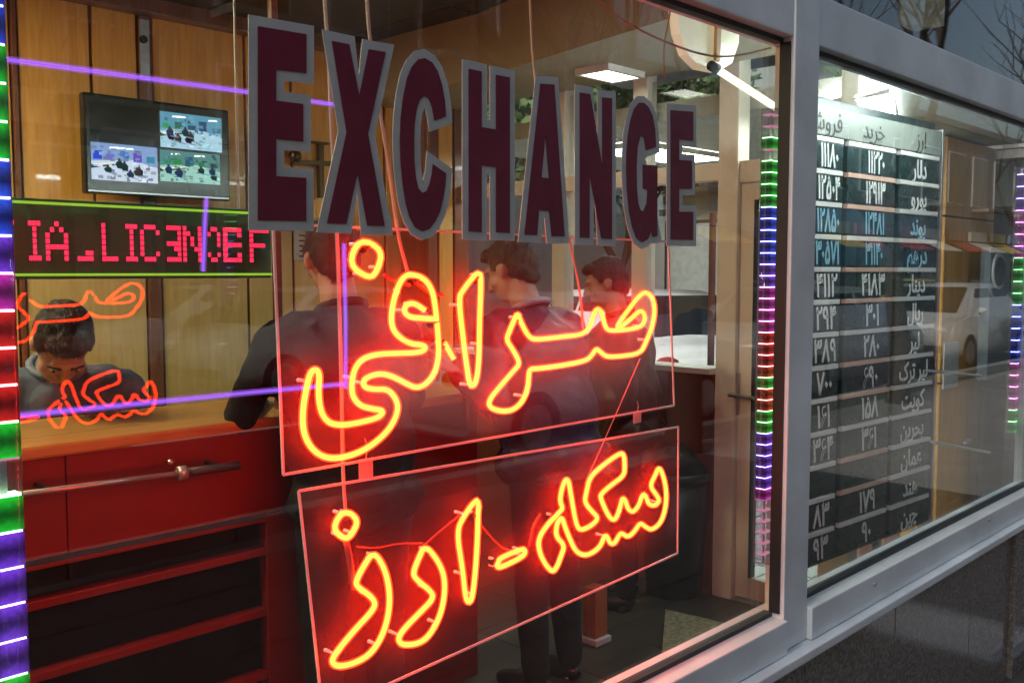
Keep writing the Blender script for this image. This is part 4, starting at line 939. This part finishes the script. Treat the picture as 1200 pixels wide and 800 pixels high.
    if legs:
        tr_ = []
        for sd in (-1, 1):
            tr_ += [('c', b(sd*.095,0,.90), b(sd*.10,.015,.50), .098*s, .070*s), ('c', b(sd*.10,.015,.50), b(sd*.105,-.015,.09), .068*s, .052*s)]
            sh_ = MB(); M_ = rt(Matrix.Identity(4)); sh_.ball(b(sd*.105,.055,.045), (.045*s,.125*s,.045*s), 3, M_); sh_.box(b(sd*.105,.0,0)-Vector((.03,.03,0)), b(sd*.105,.0,.0)+Vector((.03,.03,.03)))
            sh_.build('shoe', mat('shoe_leather', (.015,.012,.012), .3), t, True)
        tr_ += [('b', b(0,-.01,.92), (.165*s,.12*s,.12*s), rt(Matrix.Identity(4)))]
        solidify(tr_, 'trousers', mat('trousers_%d' % int(trousers[0]*999), trousers, .8, var=.15, bump=.4), t, .016, 3, .006, 9)
    return t, B, ends
# clerk, seated behind the counter, head bowed
ck = on_y(50, 410, YC+.62)
person('clerk with short dark hair and blue grey shirt bowing behind the counter glass', ck.x, ck.y, 262, 1.0, lean=20, head_pitch=40, head_yaw=-6, bulk=1.25, jacket=(.075,.10,.16), arms=[((-.27,.12,1.17),(-.10,.33,1.14),(-.02,.42,1.13)), ((.29,.10,1.17),(.12,.33,1.14),(.04,.42,1.13))], z0=FZ-.20, trousers=(.03,.03,.04), face_detail=True)
# customer 1: leaning on the counter at left
person('customer in black jacket with his elbow on the counter, back to the window', 1.74, 1.09, 82, 1.0, lean=10, head_pitch=8, head_yaw=-14, jacket=(.008,.007,.010), arms=[((-.28,.20,1.145),(-.12,.42,1.15),(-.02,.50,1.14)), ((.29,.14,1.16),(.16,.36,1.15),(.06,.46,1.14))], z0=FZ-.035, rough=.6, bulk=1.22)
# customer 2: tallest, brown hair, violet grey jacket
t2, B2, e2 = person('customer in violet grey jacket with thick brown hair holding pale banknotes', 2.64, 1.10, 94, .98, lean=13, head_pitch=16, head_yaw=8, jacket=(.045,.026,.062), shirt_collar=(.30,.24,.32), hairc=mat('brown_hair', (.05,.033,.012), .55, var=.5, scale=60, bump=.9, bscale=240, stretch=(1,1,.25)),
    arms=[((-.36,-.04,1.13),(-.43,.08,1.24),(-.47,.15,1.33)), ((.34,.10,1.16),(.20,.32,1.10),(.12,.42,1.10))], z0=FZ-.02, bulk=1.42)
wv, d, sd_ = e2[0]
nb = thing('banknotes', 'bunch of pale banknotes in the hand of the brown haired customer', 'banknotes', wv+d*.15)
for i in range(6):
    M = Matrix.Translation(wv+d*.13+Vector((0,0,.015+.004*i))) @ Euler((R(20+8*i), R(-30+14*i), R(30*i))).to_matrix().to_4x4()
    q = MB(); n_ = 6
    vs = [[q.bm.verts.new(M @ Vector((-.035+.07*a, -.01+.13*c_/n_, .012*math.sin(c_*1.1+i)+.0008*k_))) for a in (0,1)] for k_ in (0,1) for c_ in range(n_+1)]
    for k_ in (0, 1):
        for c_ in range(n_):
            A_, B_ = vs[k_*(n_+1)+c_], vs[k_*(n_+1)+c_+1]; q.bm.faces.new((A_[0], A_[1], B_[1], B_[0]))
    q.build('banknote', mat('banknote_paper', (.62,.60,.56), .7, var=.2, scale=40), nb)
# customer 3: brown leather jacket, facing left
person('customer in brown red leather jacket with greying hair, farthest from the counter', 3.54, 1.44, 122, .92, lean=6, head_pitch=14, head_yaw=12, jacket=(.050,.014,.011), hairc=mat('grey_flecked_hair', (.05,.04,.045), .5, var=.6, scale=60, bump=.9, bscale=240),
    arms=[None, ((.30,.02,1.14),(.24,.24,1.02),(.20,.38,1.0))], z0=FZ, rough=.35, bulk=1.5)

# ================================================================== STREET
M_tyre = mat('tyre_rubber', (.02,.02,.02), .8); M_cg = mat('car_glass', (.015,.02,.022), .06, coat=1)
def car(label, x, y, ang, color, group=None, L_=4.3, W_=1.72):
    t = thing('parked_car', label, 'car', (x, y, 0), group); B = Matrix.Translation((x, y, 0)) @ Matrix.Rotation(R(ang), 4, 'Z')
    m = mat('car_paint_%d_%d_%d' % tuple(int(c*100) for c in color), color, .28, var=.04, coat=.8)
    prof = [(-2.12,.35),(-2.15,.62),(-2.10,.84),(-1.75,.93),(-1.30,.95),(-.75,1.36),(-.45,1.43),(.45,1.43),(.80,1.36),(1.45,.94),(1.95,.88),(2.13,.74),(2.15,.40),(2.0,.24),(-2.0,.24)]
    W = W_/2; q = MB(); rows = []
    for s_, yy, inset in ((-1,-W,.0),(1,W,.0)):
        rows.append([q.bm.verts.new(B @ Vector((px*L_/4.3, yy*(1 if pz < .96 else .80), pz))) for px, pz in prof])
    mid = [q.bm.verts.new(B @ Vector((px*L_/4.3*1.01, 0, pz*1.015 if pz > .5 else pz))) for px, pz in prof]
    N = len(prof)
    for i in range(N):
        j = (i+1) % N; q.bm.faces.new((rows[0][i], rows[0][j], mid[j], mid[i])); q.bm.faces.new((mid[i], mid[j], rows[1][j], rows[1][i]))
    q.bm.faces.new(rows[0]); q.bm.faces.new(rows[1][::-1])
    bmesh.ops.recalc_face_normals(q.bm, faces=q.bm.faces[:])
    ed = [e for e in q.bm.edges if not (e.verts[0] in mid and e.verts[1] in mid)]
    bmesh.ops.bevel(q.bm, geom=ed, offset=.05, segments=3, affect='EDGES')
    q.build('body', m, t, True)
    def gl(pts, name='side_window'):
        g = MB(); f = [g.bm.verts.new(B @ Vector(p)) for p in pts]; g.bm.faces.new(f); bmesh.ops.solidify(g.bm, geom=g.bm.faces[:], thickness=.012); g.build(name, M_cg, t)
    for sd in (-1, 1):
        w0, w1 = sd*(W*.985), sd*(W*.815)
        gl([(-1.15,w0*.985,.99),(-.06,w0*.985,.99),(-.06,w1*1.005,1.36),(-.68,w1*1.005,1.36)]); gl([(.02,w0*.985,.99),(1.22,w0*.985,.99),(.72,w1*1.005,1.36),(.02,w1*1.005,1.36)])
    gl([(1.46,-W*.78,.97),(1.46,W*.78,.97),(.83,W*.72,1.385),(.83,-W*.72,1.385)], 'windscreen'); gl([(-1.34,-W*.78,.97),(-1.34,W*.78,.97),(-.78,W*.72,1.385),(-.78,-W*.72,1.385)], 'rear_window')
    for px in (-1.32, 1.34):
        for sd in (-1, 1):
            c_ = B @ Vector((px, sd*(W-.08), .31)); c2_ = B @ Vector((px, sd*(W+.015), .31)); c3_ = B @ Vector((px, sd*(W+.025), .31))
            wh = MB().cone(c_, c2_, .31, .31, 28).build('wheel', M_tyre, t); MB().cone(c2_, c3_, .20, .18, 20).build('rim', M_metal, wh)
    for sd in (-1, 1):
        MB().ball(B @ Vector((2.08, sd*.62, .70)), (.07,.17,.07), 2, B.to_3x3()).build('headlight', M_white, t, True)
        MB().ball(B @ Vector((-2.10, sd*.66, .76)), (.05,.14,.08), 2, B.to_3x3()).build('tail_light', mat('tail_red', (.4,.02,.02), .2), t, True)
        MB().ball(B @ Vector((.95, sd*(W+.06), 1.0)), (.06,.09,.06), 2, B.to_3x3()).build('wing_mirror', m, t, True)
    MB().beam(B @ Vector((2.10,-.7,.40)), B @ Vector((2.10,.7,.40)), .12, .12).build('bumper', M_dark, t)
    return t
car('white saloon car parked along the kerb, reflected in the window', 7.4, -5.2, 0, (.70,.72,.72), 'cars parked along the kerb')
car('silver car parked along the kerb farther down the street', 12.6, -5.2, 0, (.35,.38,.40), 'cars parked along the kerb')
car('dark blue car parked along the kerb left of the window', -7.5, -5.2, 0, (.03,.05,.11), 'cars parked along the kerb')
car('white car parked along the kerb at the far end of the row', 18.0, -5.2, 180, (.62,.64,.62), 'cars parked along the kerb')
car('pale car standing in the side street behind the glazing', 9.2, 5.6, 62, (.72,.74,.74))
car('blue grey car in the side street beyond the entrance lobby', 13.5, 3.6, 100, (.12,.20,.26))

for i, (x_, c_, nm_) in enumerate(((2.5,(.45,.05,.04),'red'),(8.0,(.62,.63,.62),'pale silver'),(14.5,(.05,.06,.07),'black'),(21,(.75,.76,.75),'white'),(28,(.5,.45,.1),'yellow'))):
    car(nm_+' car parked on the far side of the road', x_, -10.0, 180, c_, 'cars on the far side of the road')
# buildings
def building(label, x0, x1, y0, y1, h, face, col, floors, bays, group, shop=True, name='street_building'):
    t = thing(name, label, 'building', ((x0+x1)/2, (y0+y1)/2, 0), group)
    m = mat('render_%d_%d' % (int(col[0]*1000), int(col[1]*1000)), col, .85, var=.12, scale=.6)
    MB().box((x0,y0,0),(x1,y1,h)).build('wall', m, t); MB().box((x0-.15,y0-.15,h),(x1+.15,y1+.15,h+.3)).build('parapet', M_concrete, t)
    if face == 'N':
        k_ = 0; xx_ = x0+.4; rn_ = random.Random(int(x0))
        while xx_ < x1-2.5:
            cc_ = rn_.choice([(.5,.06,.05),(.06,.15,.4),(.65,.6,.5),(.05,.3,.12),(.7,.5,.08)]); nm_ = 'awning_%d' % int(cc_[0]*100)
            a_ = MB(); vs_ = [(xx_,y1+.1,3.1),(xx_+2.3,y1+.1,3.1),(xx_+2.3,y1+1.2,2.6),(xx_,y1+1.2,2.6)]
            f0 = [a_.bm.verts.new(v_) for v_ in vs_]; f1 = [a_.bm.verts.new((v_[0],v_[1],v_[2]-.05)) for v_ in vs_]; a_.bm.faces.new(f0); a_.bm.faces.new(f1[::-1])
            for q_ in range(4): a_.bm.faces.new((f0[q_], f1[q_], f1[(q_+1) % 4], f0[(q_+1) % 4]))
            a_.build('awning', mat(nm_, cc_, .7), t)
            MB().box((xx_,y1+.05,3.15),(xx_+2.3,y1+.2,3.6)).build('fascia', mat('fascia_%d' % int(cc_[1]*100), tuple(.3+.6*v_ for v_ in cc_), .4), t)
            xx_ += rn_.uniform(2.7,3.4)
    ax = 0 if face in 'NS' else 1; lo, hi = ((x0, x1), (y0, y1))[ax]; pl_ = {'N': y1, 'S': y0, 'E': x1, 'W': x0}[face]; sg = 1 if face in 'NE' else -1
    bw_ = (hi-lo)/bays; fh = (h-1)/floors
    def bx3(a0, a1, d0, d1, z0, z1):
        p, q = sorted((pl_+sg*d0, pl_+sg*d1))
        return ((a0,p,z0),(a1,q,z1)) if ax == 0 else ((p,a0,z0),(q,a1,z1))
    for f in range(floors):
        for b_ in range(bays):
            a0 = lo+b_*bw_+bw_*.2; a1 = lo+(b_+1)*bw_-bw_*.2; z0_ = .6+f*fh+(.6 if f else 0); z1_ = .6+f*fh+fh*.78
            wn = MB(); A, C = bx3(a0-.08, a1+.08, .002, .07, z0_-.08, z1_+.08); wn.box(A, C); fr_ = wn.build('window', M_white if f else M_dark, t)
            A, C = bx3(a0, a1, .071, .085, z0_, z1_); MB().box(A, C).build('pane', M_cg if (f+b_) % 3 else mat('curtained_pane', (.35,.38,.38), .15), fr_)
            if f and (b_+f) % 2 == 0:
                A, C = bx3(a0-.2, a1+.2, .09, .9, z0_-.35, z0_-.2); MB().box(A, C).build('balcony', M_concrete, t)
    return t
oc = [(.30,.27,.23),(.20,.19,.18),(.38,.35,.30),(.26,.22,.18),(.33,.33,.33)]
for i, (x0, x1, h, fl_, bays, lab) in enumerate(((-14,-2,13,4,5,'beige four storey building across the street, nearest'),(-1.8,9,10,3,4,'grey three storey building across the street'),(9.2,22,15,5,5,'cream five storey building across the street'),(22.2,34,7.5,2,4,'brown two storey building across the street'),(34.2,60,8.5,2,8,'long pale grey building at the far end across the street'))):
    building(lab, x0, x1, -30, -16, h, 'N', oc[i], fl_, bays, 'buildings across the street')
building('pale building with white windows beyond the side street, left one', 13, 24, 13, 30, 9, 'W', (.40,.42,.38), 3, 5, 'buildings beyond the side street', name='side_building')
building('green grey building beyond the side street, right one', 19, 30, -.5, 12.6, 12, 'W', (.30,.34,.32), 4, 4, 'buildings beyond the side street', name='side_building')
building('white building closing the side street behind the trees', -6, 12.5, 17, 30, 10, 'S', (.62,.66,.64), 3, 7, 'buildings beyond the side street', name='side_building')

# trees
M_bark = mat('bark', (.09,.07,.055), .9, var=.3, bump=.8)
def leafmat(n, c): return mat(n, c, .6, var=.35, scale=1.5)
def tree(label, x, y, h, seed, leaves=None, group=None, name='bare_tree'):
    rnd = random.Random(seed); t = thing(name, label, 'tree', (x, y, 0), group)
    tb, br = MB(), MB(); tips = []
    def grow(p, d, l, r, k, mb):
        n = 4; pts = [p]; 
        for i in range(n):
            d = (d+Vector((rnd.uniform(-.16,.16), rnd.uniform(-.16,.16), rnd.uniform(-.02,.12)))).normalized(); pts.append(pts[-1]+d*l/n)
        mb.tube(pts, [r*(1-.5*i/n) for i in range(n+1)], 6 if k < 2 else 4, False, False)
        if k >= 5 or r < .004: tips.append(pts[-1]); return
        for i in range(3 if k < 4 else 2):
            q = pts[rnd.choice([2,3,4])] if i else pts[-1]
            a = rnd.uniform(0, 6.28); nd = (d*rnd.uniform(.7,1.1)+Vector((math.cos(a), math.sin(a), rnd.uniform(.0,.5)))*rnd.uniform(.45,.8)).normalized()
            grow(q, nd, l*rnd.uniform(.6,.82), r*.52, k+1, br)
            if k > 2: tips.append(q)
    grow(Vector((x,y,-.02)), Vector((0,0,1)), h*.36, h*.022, 0, tb)
    tb.build('trunk', M_bark, t, True); br.build('branches', M_bark, t, True)
    if leaves:
        q = MB(); 
        for p in tips:
            for _ in range(16):
                c_ = p+Vector((rnd.gauss(0,.25), rnd.gauss(0,.25), rnd.gauss(0,.2))); a = Vector((rnd.uniform(-1,1),rnd.uniform(-1,1),rnd.uniform(-1,1))).normalized(); b_ = a.orthogonal().normalized(); s_ = rnd.uniform(.07,.14)
                q.bm.faces.new([q.bm.verts.new(c_+v) for v in (a*s_, b_*s_*.6, -a*s_, -b_*s_*.6)])
        q.build('crown', leaves, t, kind='stuff')
    return t
for i, (x, y, h) in enumerate(((1.5,-3.7,7),(7.4,-3.7,8),(12.2,-3.7,7.5),(18,-3.7,8),(5,-12.2,8.5),(13.5,-12.2,9),(24,-12.2,9))):
    tree(['bare winter tree on the near kerb closest to the shop','bare winter tree on the near kerb beside the second window','bare winter tree on the near kerb, third along','bare winter tree on the near kerb, farthest','bare winter tree across the road, nearest','bare winter tree across the road, middle one','bare winter tree across the road, farthest'][i], x, y, h, 10+i, None, 'bare street trees')
for i, (x, y, h) in enumerate(((8.2,9.5,4.6),(12,8.2,5.2),(16.5,6.2,5.0),(6.5,12.5,6))):
    tree(['light green leafy tree nearest the glazed side wall','light green leafy tree in the side street behind the pale car','light green leafy tree farthest along the side street','leafy tree in front of the white building closing the side street'][i], x, y, h, 30+i, leafmat('leaf_green', (.13,.21,.07)), 'leafy trees in the side street', 'leafy_tree')
